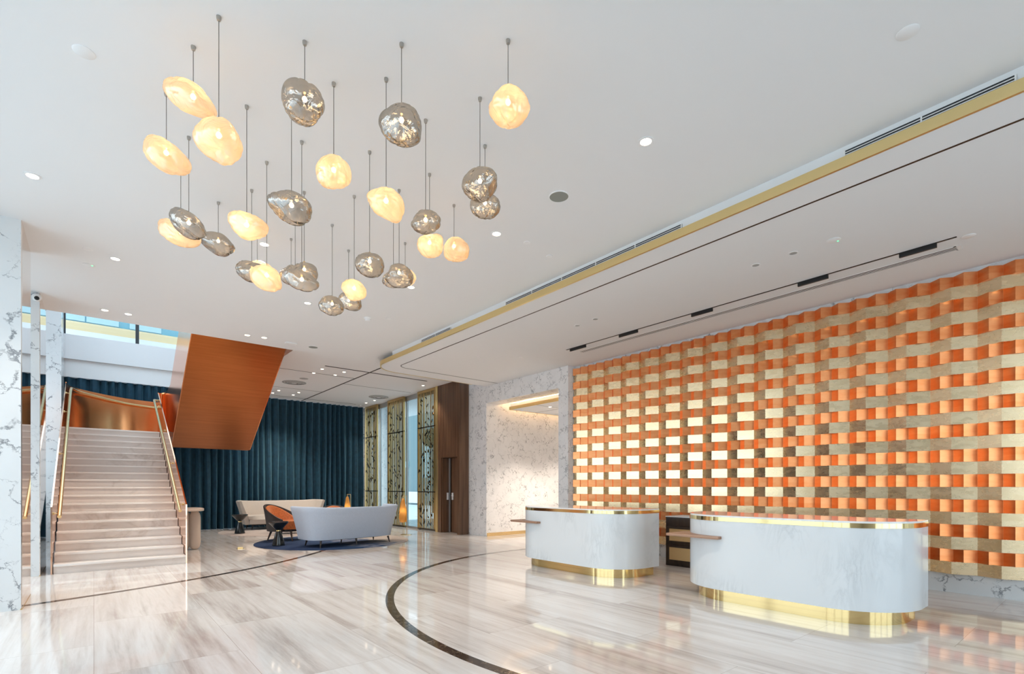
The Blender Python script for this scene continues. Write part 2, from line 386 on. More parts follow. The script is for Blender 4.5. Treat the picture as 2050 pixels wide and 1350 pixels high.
def lathe(bm, prof, n=24, cx=0, cy=0, sx=1, sy=1):
    rings = []
    for r, z in prof:
        if r < 1e-5: rings.append([bm.verts.new((cx, cy, z))])
        else: rings.append([bm.verts.new((cx + r*sx*math.cos(2*PI*i/n), cy + r*sy*math.sin(2*PI*i/n), z)) for i in range(n)])
    for a, b in zip(rings, rings[1:]):
        for i in range(n):
            j = (i+1) % n
            if len(a) == 1 and len(b) == 1: continue
            if len(a) == 1: bm.faces.new((a[0], b[j], b[i]))
            elif len(b) == 1: bm.faces.new((a[i], a[j], b[0]))
            else: bm.faces.new((a[i], a[j], b[j], b[i]))
    if len(rings[0]) > 1: bm.faces.new(rings[0][::-1])
    if len(rings[-1]) > 1: bm.faces.new(rings[-1])
def tube(bm, pts, r, n=12, r2=None):
    pts = [Vector(p) for p in pts]; rings = []
    for i, p in enumerate(pts):
        d = (pts[min(i+1, len(pts)-1)] - pts[max(i-1, 0)]).normalized()
        up = Vector((0, 0, 1)) if abs(d.z) < .95 else Vector((1, 0, 0))
        a = d.cross(up).normalized(); b = a.cross(d)
        rr = r if r2 is None else r + (r2 - r) * i / (len(pts) - 1)
        rings.append([bm.verts.new(p + (a*math.cos(2*PI*k/n) + b*math.sin(2*PI*k/n))*rr) for k in range(n)])
    for a, b in zip(rings, rings[1:]):
        for i in range(n): bm.faces.new((a[i], a[(i+1) % n], b[(i+1) % n], b[i]))
    bm.faces.new(rings[0][::-1]); bm.faces.new(rings[-1])
def sweep(bm, rings, closed_section=True, cap=True):
    R = [[bm.verts.new(p) for p in r] for r in rings]
    n = len(R[0])
    for a, b in zip(R, R[1:]):
        for i in range(n if closed_section else n-1): bm.faces.new((a[i], a[(i+1) % n], b[(i+1) % n], b[i]))
    if cap: bm.faces.new(R[0][::-1]); bm.faces.new(R[-1])
def thicken(bm, line, d, z0f, z1f):
    # a standing sheet along a plan polyline, z0f/z1f per point, thickness d
    pts = [Vector((p[0], p[1], 0)) for p in line]; rings = []
    for i, p in enumerate(pts):
        t = (pts[min(i+1, len(pts)-1)] - pts[max(i-1, 0)]).normalized()
        nn = Vector((-t.y, t.x, 0)) * d / 2
        rings.append([(p.x+nn.x, p.y+nn.y, z0f[i]), (p.x-nn.x, p.y-nn.y, z0f[i]), (p.x-nn.x, p.y-nn.y, z1f[i]), (p.x+nn.x, p.y+nn.y, z1f[i])])
    sweep(bm, rings)
def NB(): return bmesh.new()
def bx(name, m, *c, parent=None, bev=0.0):
    b = NB(); box(b, *c, bev=bev); return finish(b, name, m, parent)
def struct(o):
    o['kind'] = 'structure'; return o
def empty(name, loc=(0, 0, 0), rz=0.0):
    o = bpy.data.objects.new(name, None); COL.objects.link(o); o.location = loc; o.rotation_euler = (0, 0, rz); o.empty_display_size = .1
    return o
def tag(o, label, cat, group=None):
    o['label'] = label; o['category'] = cat
    if group: o['group'] = group
    return o
def copy_tree(o, parent=None):
    c = o.copy(); COL.objects.link(c); c.parent = parent
    for ch in list(o.children):
        copy_tree(ch, c)
    return c

# ================================================================ THE SETTING
ZL, ZH, ZN = 3.93, 4.12, 4.19           # low ceiling over reception, main ceiling, lounge ceiling
XW, XP, XD = 8.15, 7.93, 7.62           # feature wall, pier wall, wood and screen wall
struct(bx('floor', M['floor'], -1.75, -5.2, -.2, 12.2, 18.0, 0))
def ring_band(name, cx, cy, r0, r1, a0, a1, n=90):
    b = NB(); pts = [(cx + r1*math.cos(a0+(a1-a0)*i/n), cy + r1*math.sin(a0+(a1-a0)*i/n)) for i in range(n+1)]
    pts += [(cx + r0*math.cos(a1-(a1-a0)*i/n), cy + r0*math.sin(a1-(a1-a0)*i/n)) for i in range(n+1)]
    vs = [b.verts.new((x, y, .0015)) for x, y in pts]
    m_ = len(pts)
    for i in range(n): b.faces.new((vs[i], vs[i+1], vs[m_-2-i], vs[m_-1-i]))
    ret = bmesh.ops.extrude_face_region(b, geom=b.faces[:])
    for v in ret['geom']:
        if isinstance(v, bmesh.types.BMVert): v.co.z = -.01
    return struct(finish(b, name, M['dark_marble']))
ring_band('trim_1', 6.74, 3.43, 4.515, 4.61, math.radians(62), math.radians(250))
ring_band('trim_2', -2.833, 15.632, 8.225, 8.315, math.radians(-78), math.radians(-20))

# main ceiling, and the lower ceiling over the reception with its gold lip
struct(bx('ceiling', M['ceiling'], -1.75, -5.2, ZH, XW+.1, 10.96, 4.6))
def rounded(x0, y0, x1, y1, r, n=10):
    p = [(x1, y0), (x0, y0)] if True else []
    p = [(x0, y0)] + [(x0 + r - r*math.cos(PI/2*i/n), y1 - r + r*math.sin(PI/2*i/n)) for i in range(n+1)] + [(x1, y1), (x1, y0)]
    return p
b = NB(); prism(b, rounded(4.78, -5.1, XP, 10.72, .62), ZL, ZL+.082); box(b, XP, -5.1, ZL, XW, 7.72, ZL+.082); struct(finish(b, 'ceiling_reception', M['ceiling']))
struct(bx('trim_3', M['white_paint'], 4.80, -5.1, ZL+.082, 7.9, 9.75, ZH+.01))
b = NB()
lip = [(4.765, -5.1)] + [(4.765 + .635 - .635*math.cos(PI/2*i/12), 10.735 - .635 + .635*math.sin(PI/2*i/12)) for i in range(13)] + [(7.5, 10.735)]
thicken(b, lip, .024, [ZL-.004]*len(lip), [ZL+.084]*len(lip)); struct(finish(b, 'trim_4', M['gold_trim']))
b = NB()
gr = [(5.125, -5.1)] + [(5.125 + .25 - .25*math.cos(PI/2*i/8), 10.19 - .25 + .25*math.sin(PI/2*i/8)) for i in range(9)] + [(7.9, 10.19)]
thicken(b, gr, .022, [ZL-.0025]*len(gr), [ZL+.01]*len(gr)); struct(finish(b, 'trim_5', M['dark_bronze']))
# lounge ceiling, its grooves, and the sides of the stair void
struct(bx('ceiling_lounge', M['ceiling'], 3.25, 10.96, ZN, 7.8, 17.95, 4.6))
b = NB()
def groove(x0, y0, x1, y1, w): box(b, min(x0, x1) - (w/2 if x0 == x1 else 0), min(y0, y1) - (w/2 if y0 == y1 else 0), ZN-.002, max(x0, x1) + (w/2 if x0 == x1 else 0), max(y0, y1) + (w/2 if y0 == y1 else 0), ZN+.01)
for q in ((3.3, 11.0, 5.1, 11.0, .03), (3.27, 13.13, 5.37, 13.13, .03), (3.27, 15.62, 5.37, 15.62, .02), (3.27, 17.16, 5.37, 17.16, .03),
          (5.40, 14.0, 7.5, 14.0, .02), (5.40, 17.18, 7.07, 17.18, .03), (5.385, 11.2, 5.385, 17.7, .045)): groove(*q)
struct(finish(b, 'trim_6', M['groove']))

# feature wall backing, pier, opening with header, passage behind
struct(bx('wall_right', M['wall_marble'], XW, -5.2, 0, XW+.2, 7.72, ZH))
b = NB(); box(b, XP, 7.72, 0, XW+.2, 8.016, ZN); box(b, XP, 8.016, 3.485, XW+.2, 10.69, ZN); box(b, XP, 10.69, 0, XW+.2, 11.7, ZN)
struct(finish(b, 'wall_passage_front', M['inner_marble']))
struct(bx('wall_passage_far', M['inner_marble'], XW+.2, 10.69, 0, 12.2, 10.9, ZN))
struct(bx('wall_passage_near', M['inner_marble'], XW+.2, 7.8, 0, 12.2, 8.016, ZN))
struct(bx('wall_passage_end', M['inner_marble'], 12.1, 8.016, 0, 12.3, 10.69, ZN))
struct(bx('baseboard_passage', M['brushed_brass'], XW-.2, 10.672, 0, 12.1, 10.689, .088))
struct(bx('ceiling_passage', M['ceiling'], XW+.2, 8.0, 3.66, 12.2, 10.7, 3.8))
b = NB(); box(b, 8.52, 8.35, 3.345, 11.8, 10.42, 3.50); struct(finish(b, 'trim_7', M['ceiling']))
b = NB(); box(b, 8.50, 8.33, 3.338, 8.52, 10.44, 3.42); box(b, 8.50, 10.42, 3.338, 11.8, 10.44, 3.42); struct(finish(b, 'trim_8', M['gold_trim']))
b = NB(); box(b, 9.4, 8.36, 3.3435, 9.415, 10.41, 3.346); box(b, 8.53, 9.4, 3.3435, 11.7, 9.415, 3.346); struct(finish(b, 'trim_9', M['groove']))
PLAMPS = [(9.0, 9.4), (10.4, 9.4)]
cv = NB(); box(cv, 8.56, 8.4, 3.50, 8.60, 10.36, 3.52); box(cv, 8.6, 10.32, 3.50, 11.6, 10.36, 3.52)
cv = finish(cv, 'cove_light_strip', M['cove_glow']); tag(cv, 'warm glowing cove light strip above the gold edged panel in the marble passage', 'light strip')

# wood wall with door recess (X = 7.62), gold corner strip
DY0, DY1, DZ = 11.39, 12.43, 2.12
b = NB()
box(b, XD, DY1, 0, XD+.3, 12.60, ZN); box(b, XD, 11.484-.0, DZ, XD+.3, DY1, ZN); 
box(b, XD, 11.484, 0, XD+.3, 11.60, DZ); box(b, XD+.28, 11.6, 0, XD+.34, DY1, DZ)
ww = struct(finish(b, 'wall_wood', M['walnut']))
b = NB()
for i in range(17):
    y = 11.50 + i*.065
    box(b, XD-.004, y, DZ+.02, XD, y+.052, ZN)
struct(finish(b, 'trim_10', M['walnut']))
dr = struct(bx('door_1', M['walnut'], XD+.22, 11.61, .01, XD+.265, 12.20, DZ-.01))
db = NB(); box(db, XD+.19, 11.98+.14, .93, XD+.22, 12.0+.17, 1.13); tube(db, [(XD+.19, 12.14, 1.05), (XD+.16, 12.14, 1.05), (XD+.16, 12.03, 1.05)], .009, 8)
finish(db, 'lever_handle', M['white_plastic'], dr)
bx('name_plate', M['shell_dark'], XD+.212, 11.66, 1.38, XD+.22, 11.80, 1.52, parent=dr)
d2 = struct(bx('door_2', M['walnut'], XD+.03, DY1-.06, .01, XD+.22, DY1-.01, DZ-.01))
bx('edge_strip', M['frame_light'], XD+.222, DY1-.13, .01, XD+.24, DY1-.01, DZ-.01, parent=d2)
db = NB(); box(db, XD+.15, DY1-.085, .93, XD+.20, DY1-.061, 1.13); finish(db, 'lever_handle', M['white_plastic'], d2)
struct(bx('trim_11', M['gold_trim'], XD-.015, 12.60, 0, XD+.05, 12.72, ZN))

# rear right glazing behind the screens, rear opening behind the curtain
w3 = NB()
for y in (12.72, 13.8, 14.69, 15.83, 16.65, 17.86):
    box(w3, XD+.10, y-.03, 0, XD+.16, y+.03, ZN)
box(w3, XD+.10, 12.7, 0, XD+.16, 17.9, .06); box(w3, XD+.09, 12.7, ZN-.16, XD+.17, 17.9, ZN)
w3 = struct(finish(w3, 'window_1', M['frame_light']))
bx('pane', M['green_glass'], XD+.125, 12.72, .06, XD+.135, 17.86, ZN-.16, parent=w3)
struct(bx('wall_outer_corner', M['wall_marble'], XD, 17.9, 0, XD+.3, 18.1, ZN))
struct(bx('wall_outside_pier', M['inner_marble'], 8.5, 17.2, -.1, 9.0, 19.4, 4.4))
struct(bx('added_shade_canopy', M['ceiling'], 7.8, 12.0, 4.3, 10.4, 22, 4.5))  # canopy added to darken the terrace behind the screens
struct(bx('floor_outside_right', M['paving'], 12.2, -20, -.35, 45, 60, -.15)); struct(bx('floor_outside_rear', M['paving'], -30, 18.0, -.4, 12.2, 45, -.16))
struct(bx('floor_terrace', M['paving'], 7.65, 12.3, -.15, 12.2, 18.0, -.02))
struct(bx('added_hem_sill', M['grey_plastic'], -.6, 17.84, 0, 7.5, 17.9, .03))  # sill added to block daylight leaking under the curtain hem
w4 = NB()
for x in (-.75, .9, 2.6, 4.3, 6.0, 7.5): box(w4, x-.04, 17.93, 0, x+.04, 18.0, 4.17)
w4 = struct(finish(w4, 'window_2', M['frame_dark']))
# bulkhead over the curtain beside the stair, upper floor window
struct(bx('trim_12', M['grey_paint'], -1.4, 17.58, 4.65, 3.25, 17.95, 5.29))
struct(bx('trim_13', M['ceiling'], -1.4, 17.66, 4.187, 3.25, 17.95, 4.65))
wu = NB()
for x in (-.60, .95, 2.5): box(wu, x-.05, 17.66, 5.29, x+.03, 17.74, 7.0)
box(wu, -1.4, 17.66, 6.92, 3.25, 17.74, 7.0)
wu = struct(finish(wu, 'window_3', M['frame_dark'])); bx('pane', M['glass'], -.62, 17.70, 5.29, 3.2, 17.71, 6.92, parent=wu)
struct(bx('wall_upper_left', M['white_paint'], -1.75, 7.0, 4.6, -1.4, 17.95, 7.0))
struct(bx('wall_upper_right', M['white_paint'], 3.27, 7.0, 4.6, 3.4, 17.95, 7.0))
struct(bx('wall_upper_front', M['white_paint'], -1.75, 6.9, 4.6, 3.4, 7.0, 7.0))
b = NB(); box(b, -1.75, 6.9, 7.0, 3.4, 11.5, 7.15); box(b, -1.75, 16.9, 7.0, 3.4, 17.95, 7.15); box(b, -1.75, 11.5, 7.0, -.9, 16.9, 7.15); box(b, 2.9, 11.5, 7.0, 3.4, 16.9, 7.15)
struct(finish(b, 'ceiling_upper', M['ceiling']))
struct(bx('added_skylight', M['glass'], -.9, 11.5, 7.05, 2.9, 16.9, 7.06))  # unseen skylight added to brighten the bulkhead and stair void
struct(bx('added_sky_block_rear', M['white_paint'], -8, 18.0, 8.4, 10, 19.9, 8.6))  # unseen slab added to cut the sky light on the facade opposite
# facade seen through the upper window
fc = NB(); box(fc, -6, 20.64, 4.0, 9, 21.0, 6.14); fc = struct(finish(fc, 'wall_opposite_ledge', M['white_paint']))
struct(bx('wall_opposite_band', M['cream'], -6, 20.7, 6.14, 9, 21.0, 6.42))
struct(bx('wall_opposite_glass', M['cyan_glass'], -6, 20.72, 6.42, 9, 21.0, 9.5))
b = NB()
for x0, x1 in ((-1.0, -.22), (-.18, .62), (.9, 1.75), (2.6, 3.2), (3.6, 4.4)): box(b, x0, 20.69, 6.45, x1, 20.72, 8.2)
struct(finish(b, 'trim_14', M['pale_cyan']))

# left side: pilasters with bronze mirror returns, glazed street front, rear walls
b = NB(); box(b, -1.6, 7.44, 0, -.595, 8.39, ZH); struct(finish(b, 'wall_left_pilaster_1', M['wall_marble']))
b = NB(); box(b, -1.6, 10.07, 0, -.61, 11.17, ZH); struct(finish(b, 'wall_left_pilaster_2', M['wall_marble']))
b = NB(); box(b, -1.6, 16.2, 0, -.60, 17.57, 6.9); struct(finish(b, 'wall_left_pilaster_3', M['wall_marble']))
struct(bx('trim_15', M['mirror'], -.595, 7.445, .012, -.587, 8.39, ZH)); struct(bx('trim_16', M['mirror'], -.61, 10.075, .012, -.602, 11.17, ZH))
struct(bx('trim_17', M['brushed_brass'], -.600, 7.43, 0, -.585, 8.39, .012)); struct(bx('trim_18', M['brushed_brass'], -.614, 10.06, 0, -.600, 11.17, .012))
b = NB(); box(b, -1.75, 7.4, 0, -1.4, 8.5, 4.65); box(b, -1.75, 10.0, 0, -1.4, 11.3, 4.65); box(b, -1.75, 11.3, 0, -1.4, 16.1, .8); box(b, -1.75, 11.3, 4.4, -1.4, 16.1, 4.65); box(b, -1.75, 16.1, 0, -1.4, 17.95, 4.65); box(b, -1.75, 8.5, 4.0, -1.4, 10.0, 4.65); struct(finish(b, 'wall_left', M['wall_marble']))
w8 = NB(); box(w8, -1.66, 11.3, .8, -1.58, 16.1, .86); box(w8, -1.66, 11.3, 4.34, -1.58, 16.1, 4.4); box(w8, -1.66, 13.66, .86, -1.58, 13.74, 4.34)
w8 = struct(finish(w8, 'added_side_window', M['frame_light'])); bx('pane', M['glass'], -1.63, 11.3, .86, -1.625, 16.1, 4.34, parent=w8)  # unseen window added to throw light across to the pier and screens
w7 = NB(); box(w7, -1.68, 8.5, 0, -1.6, 8.56, 4.0); box(w7, -1.68, 9.94, 0, -1.6, 10.0, 4.0); box(w7, -1.68, 8.56, 2.75, -1.6, 9.94, 2.81)
w7 = struct(finish(w7, 'window_7', M['frame_light'])); bx('pane', M['glass'], -1.645, 8.56, 0, -1.64, 9.94, 4.0, parent=w7)
b = NB(); box(b, -1.75, -5.3, 0, 1.9, -5.1, ZH); box(b, 7.9, -5.3, 0, XW+.2, -5.1, ZH); struct(finish(b, 'wall_south', M['grey_paint']))
ws = NB()
for x in (1.94, 3.42, 4.9, 6.38, 7.86): box(ws, x-.05, -5.28, 0, x+.05, -5.14, ZH)
box(ws, 1.9, -5.28, 0, 7.9, -5.14, .08); box(ws, 1.9, -5.28, ZH-.1, 7.9, -5.14, ZH); box(ws, 1.9, -5.27, 2.75, 7.9, -5.15, 2.81)
ws = struct(finish(ws, 'window_5', M['frame_light'])); bx('pane', M['glass'], 1.9, -5.22, .08, 7.9, -5.21, ZH-.1, parent=ws)
struct(bx('wall_left_front', M['grey_paint'], -1.75, -5.1, 0, -1.6, -1.55, ZH))
wf = NB()
for i in range(6):
    y = -1.5 + i*1.77; box(wf, -1.75, y-.05, 0, -1.62, y+.05, ZH)
box(wf, -1.75, -1.55, 0, -1.62, 7.44, .08); box(wf, -1.75, -1.55, ZH-.1, -1.62, 7.44, ZH); box(wf, -1.74, -1.55, 2.75, -1.63, 7.44, 2.81)
wf = struct(finish(wf, 'window_4', M['frame_light'])); bx('pane', M['glass'], -1.69, -1.5, .08, -1.68, 7.4, ZH-.1, parent=wf)
struct(bx('floor_outside_left', M['paving'], -40, -30, -.35, -1.76, 17.99, -.15))

# street side seen between the gold screens
bl = bx('street_building', M['teal_facade'], 20, 10, -.2, 22, 60, 9); tag(bl, 'teal glass building across the street seen through the panes between the gold screens', 'building')
for i in range(14): bx('window', M['pale_cyan'], 19.95, 12+i*3.2, 1.1 + (i % 3)*.9, 20, 13.6+i*3.2, 3.4 + (i % 2)*2.2, parent=bl)
for i in range(6): bx('shopfront_base', M['white_paint'], 19.8, 14+i*7.1, 0, 19.95, 16+i*7.1, .9, parent=bl)
def street_tree(x, y, z0, r, zc, label):
    b = NB(); bmesh.ops.create_icosphere(b, subdivisions=4, radius=1); rr = random.Random(9)
    for v in b.verts:
        c = v.co.copy(); k = 1 + .15*math.sin(7*c.x)*math.sin(8*c.y+1) + .14*math.sin(12*c.z)*math.sin(11*c.x+2) + rr.uniform(-.1, .1)
        v.co = Vector((c.x*r*k, c.y*r*k, c.z*r*.8*k))
    o = empty('street_tree', (x, y, z0)); finish(b, 'crown', M['foliage'], o, loc=(0, 0, zc-z0))
    t = NB(); tube(t, [(0, 0, 0), (.05, 0, zc-z0)], .07, 8, .04); finish(t, 'trunk', M['walnut_dark'], o)
    tag(o, label, 'tree')
street_tree(14.5, 24.5, -.15, .62, 4.0, 'small dark street tree outside, seen through the clear pane between the right gold screens')
# ================================================================ WOVEN WALL PANEL
W = .2215; RH = .1515; Z0 = .238
wp = empty('woven_wall_panel', (XW, 6.907, 0))
tag(wp, 'large wall panel of interlaced gold leaf and copper strips behind the reception desks', 'wall panel')
def gold_pt(k): return .10 if k % 2 else 0.0
yk = [k*W for k in range(3, -37, -1)]
for r in range(24):
    z0 = Z0 + r*RH; z1 = z0 + RH - .0008
    pts = []
    if r % 2 == 0:
        pts.append((.80, .10 + (0-.10)*(.80/W-3)))
        for k in range(3, -37, -1): pts.append((k*W, gold_pt(k)))
    else:
        pts.append((.80, .07))
        for k in range(3, -37, -1):
            pts.append((k*W, 0.0))
            if k > -36: pts.append(((k-.5)*W, .09))
    poly = [(-.012 - d, y) for y, d in pts] + [(-.0005, pts[-1][0]), (-.0005, pts[0][0])]
    b = NB(); prism(b, poly, z0, z1)
    finish(b, 'gold_strip' if r % 2 == 0 else 'copper_strip', M['gold_leaf'] if r % 2 == 0 else M['copper_leaf'], wp, sharp=.1)

# ================================================================ RECEPTION DESKS
def dshape(xf, R, e, yn, yf, n=20):
    p = [(xf+R+e, yf)] + [(xf+R-R*math.sin(PI/2*i/n), yf-R+R*math.cos(PI/2*i/n)) for i in range(n+1)]
    p += [(xf+R-R*math.cos(PI/2*i/n), yn+R-R*math.sin(PI/2*i/n)) for i in range(n+1)] + [(xf+R+e, yn)]
    return p
def desk(xf, R, e, yn, yf, zb, zt, ins, label, sy):
    t = empty('reception_desk', (xf+R, (yn+yf)/2, 0)); ox, oy = xf+R, (yn+yf)/2
    L = lambda P: [(x-ox, y-oy) for x, y in P]
    b = NB(); prism(b, L(dshape(xf+ins, max(.05, R-ins), e, yn+ins, yf-ins)), 0, zb+.01); finish(b, 'brass_plinth', M['brass'], t)
    b = NB(); prism(b, L(dshape(xf, R, e, yn, yf)), zb, zt-.045); finish(b, 'marble_body', M['desk_marble'], t)
    b = NB(); prism(b, L(dshape(xf-.004, R, e+.004, yn-.004, yf+.004)), zt-.045, zt); finish(b, 'brass_band', M['brass'], t)
    b = NB(); prism(b, L(dshape(xf, R, e, yn, yf)), zt, zt+.018); finish(b, 'counter_top', plain_top, t)
    b = NB(); box(b, xf-ox-.08, sy-oy-.33, .713, xf-ox+.34, sy-oy+.33, .745, bev=.005); finish(b, 'side_shelf', M['shelf_wood'], t)
    tag(t, label, 'reception desk', 'curved marble reception desks'); return t
plain_top = marble_soft('polished_white_top', (.84, .85, .86), (.5, .52, .54), .3, .03)
desk(5.504, .603, .295, 4.381, 6.713, .137, .961, .10, 'curved white marble reception desk with brass plinth, further one beside the marble passage', 6.30)
desk(5.408, .641, .209, 1.24, 3.557, .143, .961, .102, 'curved white marble reception desk with brass plinth, nearer and larger looking one on the right', 3.22)

cb = empty('drawer_cabinet', (7.6, 4.3, 0)); tag(cb, 'dark wooden cabinet with woven rattan drawer fronts between the two reception desks', 'cabinet')
def lb(name, m, x0, y0, z0, x1, y1, z1, par, bev=.003):
    b = NB(); box(b, x0, y0, z0, x1, y1, z1, bev=bev); return finish(b, name, m, par)
lb('body', M['walnut_dark'], -.25, -.7, 0, .25, .6, .80, cb); lb('top', M['white_paint'], -.255, -.705, .80, .255, .605, .815, cb)
for j in range(2):
    y1 = .57 - j*.64; y0 = y1-.60
    lb('drawer', M['walnut_dark'], -.265, y0, .665, -.25, y1, .785, cb)
    for z0, z1 in ((.36, .645), (.05, .34)):
        d = lb('drawer', M['walnut_dark'], -.265, y0, z0, -.25, y1, z1, cb)
        bx('rattan_front', M['rattan'], -.272, y0+.05, z0+.055, -.2651, y1-.05, z1-.035, parent=d)

# ================================================================ STAIRCASE
RISE, TREAD, SY = 2.6/18, .263, 10.13
st = empty('staircase', (.37, 10.13, 0)); tag(st, 'marble staircase with copper side panels turning back up at a landing', 'staircase')
def S(bm, name, m, sharp=.6):
    bmesh.ops.translate(bm, verts=bm.verts[:], vec=(-.37, -10.13, 0)); return finish(bm, name, m, st, sharp)
for i in range(18):
    y = SY + TREAD*i; z1 = RISE*(i+1)
    b = NB(); box(b, -.465, y-.012, z1-.034, 1.198, (y+TREAD+.02) if i < 17 else y+.06, z1-.0005, bev=.004)
    so = S(b, 'step', M['stair_marble'])
    b = NB(); box(b, -.465, y+.018, z1-RISE, 1.198, y+TREAD+.02, z1-.034); bmesh.ops.translate(b, verts=b.verts[:], vec=(-.37, -10.13, 0)); finish(b, 'riser', M['riser_marble'], so)
LYE = SY + TREAD*17
back = [(-.485, 15.2), (-.475, 15.5), (-.42, 15.80), (-.28, 16.08), (-.08, 16.33), (.25, 16.7), (.64, 17.03), (.98, 17.18), (1.31, 17.26), (2.2, 17.33), (3.03, 17.35)]
b = NB(); prism(b, [(-.48, LYE+.06), (1.2, LYE+.06), (1.4, 14.3), (3.03, 14.3)] + [(x, y) for x, y in back[::-1]], 2.49, 2.60); S(b, 'landing', M['stair_marble'])
b = NB(); thicken(b, back, .02, [2.48]*len(back), [3.66]*len(back)); S(b, 'landing_panel', M['copper'], 1.0)
def side(x, prof_top, prof_bot, name, m=None):
    b = NB(); prism(b, prof_top + prof_bot[::-1], x-.01, x+.01, axis='x'); return S(b, name, m or M['copper'])
side(-.485, [(10.12, 1.0), (15.22, 3.66)], [(10.12, 0), (10.6, 0), (15.22, 2.2)], 'side_panel', M['copper_mirror'])
side(1.215, [(10.19, 1.0), (15.10, 3.60)], [(10.19, 0), (10.6, 0), (14.6, 2.2), (15.10, 2.48)], 'side_panel', M['copper_mirror'])
turn = [(1.216, 15.08), (1.22, 15.17), (1.26, 15.26), (1.32, 15.26), (1.375, 15.15), (1.39, 14.95), (1.39, 14.6), (1.39, 14.25)]
b = NB(); thicken(b, turn, .02, [2.49]*8, [3.60, 3.61, 3.62, 3.63, 3.64, 3.65, 3.67, 3.70]); S(b, 'turn_panel', M['copper'], 1.2)
zt = lambda y: 3.70 + (14.25-y)*.587
zb = lambda y: 2.235 + (14.05-y)*.6095
for x in (1.39, 3.03):
    side(x, [(8.9, zt(8.9)), (14.25, 3.70)], [(8.9, zb(8.9)), (14.05, 2.235), (14.25, 2.235), (14.27, 2.49)], 'side_panel')
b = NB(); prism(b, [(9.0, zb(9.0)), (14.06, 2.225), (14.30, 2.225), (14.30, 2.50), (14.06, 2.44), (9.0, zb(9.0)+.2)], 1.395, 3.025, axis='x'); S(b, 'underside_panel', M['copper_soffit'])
b = NB()
for i in range(17):
    y = 14.25 - .27*i; box(b, 1.40, y-.28, 2.6+i*RISE-.05, 3.02, y, 2.6+(i+1)*RISE)
S(b, 'upper_steps', M['stair_marble'])
lr = [(-.40, 10.19, .85), (-.40, 14.85, 3.40), (-.395, 15.2, 3.53), (-.37, 15.5, 3.56), (-.31, 15.75, 3.56), (-.19, 16.0, 3.56), (0.0, 16.24, 3.55), (.33, 16.6, 3.53), (.70, 16.91, 3.51), (1.02, 17.06, 3.50), (1.35, 17.14, 3.49), (2.2, 17.21, 3.49), (2.9, 17.22, 3.49)]
b = NB(); tube(b, lr, .026, 14); hr = S(b, 'handrail', M['brushed_brass'], 1.2)
rr_ = [(1.13, 10.25, .89), (1.13, 14.95, 3.35), (1.14, 15.15, 3.42), (1.18, 15.30, 3.44), (1.26, 15.36, 3.45), (1.35, 15.33, 3.45)]
b = NB(); tube(b, rr_, .026, 14); hr2 = S(b, 'handrail', M['brushed_brass'], 1.2)
def bracket(x, y, z, sgn, par):
    b = NB(); tube(b, [(x, y, z), (x+sgn*.07, y, z), (x+sgn*.085, y, z+.035)], .007, 8); tube(b, [(x, y, z), (x+sgn*.012, y, z)], .022, 12)
    bmesh.ops.translate(b, verts=b.verts[:], vec=(-.37, -10.13, 0)); finish(b, 'bracket', M['brushed_brass'], par)
for y in (10.37, 12.2, 13.95, 14.9): bracket(-.474, y, .85+(y-10.19)*.5472-.055, 1, hr)
for y in (10.55, 12.03, 13.5, 14.82): bracket(1.204, y, .89+(y-10.25)*.5234-.055, -1, hr2)

# ================================================================ CURTAIN
b = NB(); n = 1500; x0, x1 = -1.38, 7.55; rc = random.Random(5)
ph = [rc.uniform(0, 6) for _ in range(8)]
line = []
u = 0
for i in range(n+1):
    x = x0 + (x1-x0)*i/n
    t = x + .05*math.sin(2.3*x+ph[0]) + .035*math.sin(5.1*x+ph[1])
    y = 17.72 + .080*math.sin(2*PI*t/.205) + .018*math.sin(2*PI*t/.092+ph[2]) + .012*math.sin(2*PI*x/.9+ph[3])
    line.append((x, y))
rings = []
for z, a in ((.014, 1.25), (1.4, 1.05), (2.8, .9), (4.184, .72)):
    rings.append([(x + .012*math.sin(3*z+8*x), 17.72 + (y-17.72)*a, z) for x, y in line])
for r in rings: pass
V = [[b.verts.new(p) for p in r] for r in rings]
for a, c in zip(V, V[1:]):
    for i in range(n): b.faces.new((a[i], a[i+1], c[i+1], c[i]))
cu = finish(b, 'curtain', M['curtain'], sharp=2.0)
sm = cu.modifiers.new('cloth_thickness', 'SOLIDIFY'); sm.thickness = .004
tag(cu, 'floor length dark teal pleated curtain across the back of the lounge and behind the stairs', 'curtain')

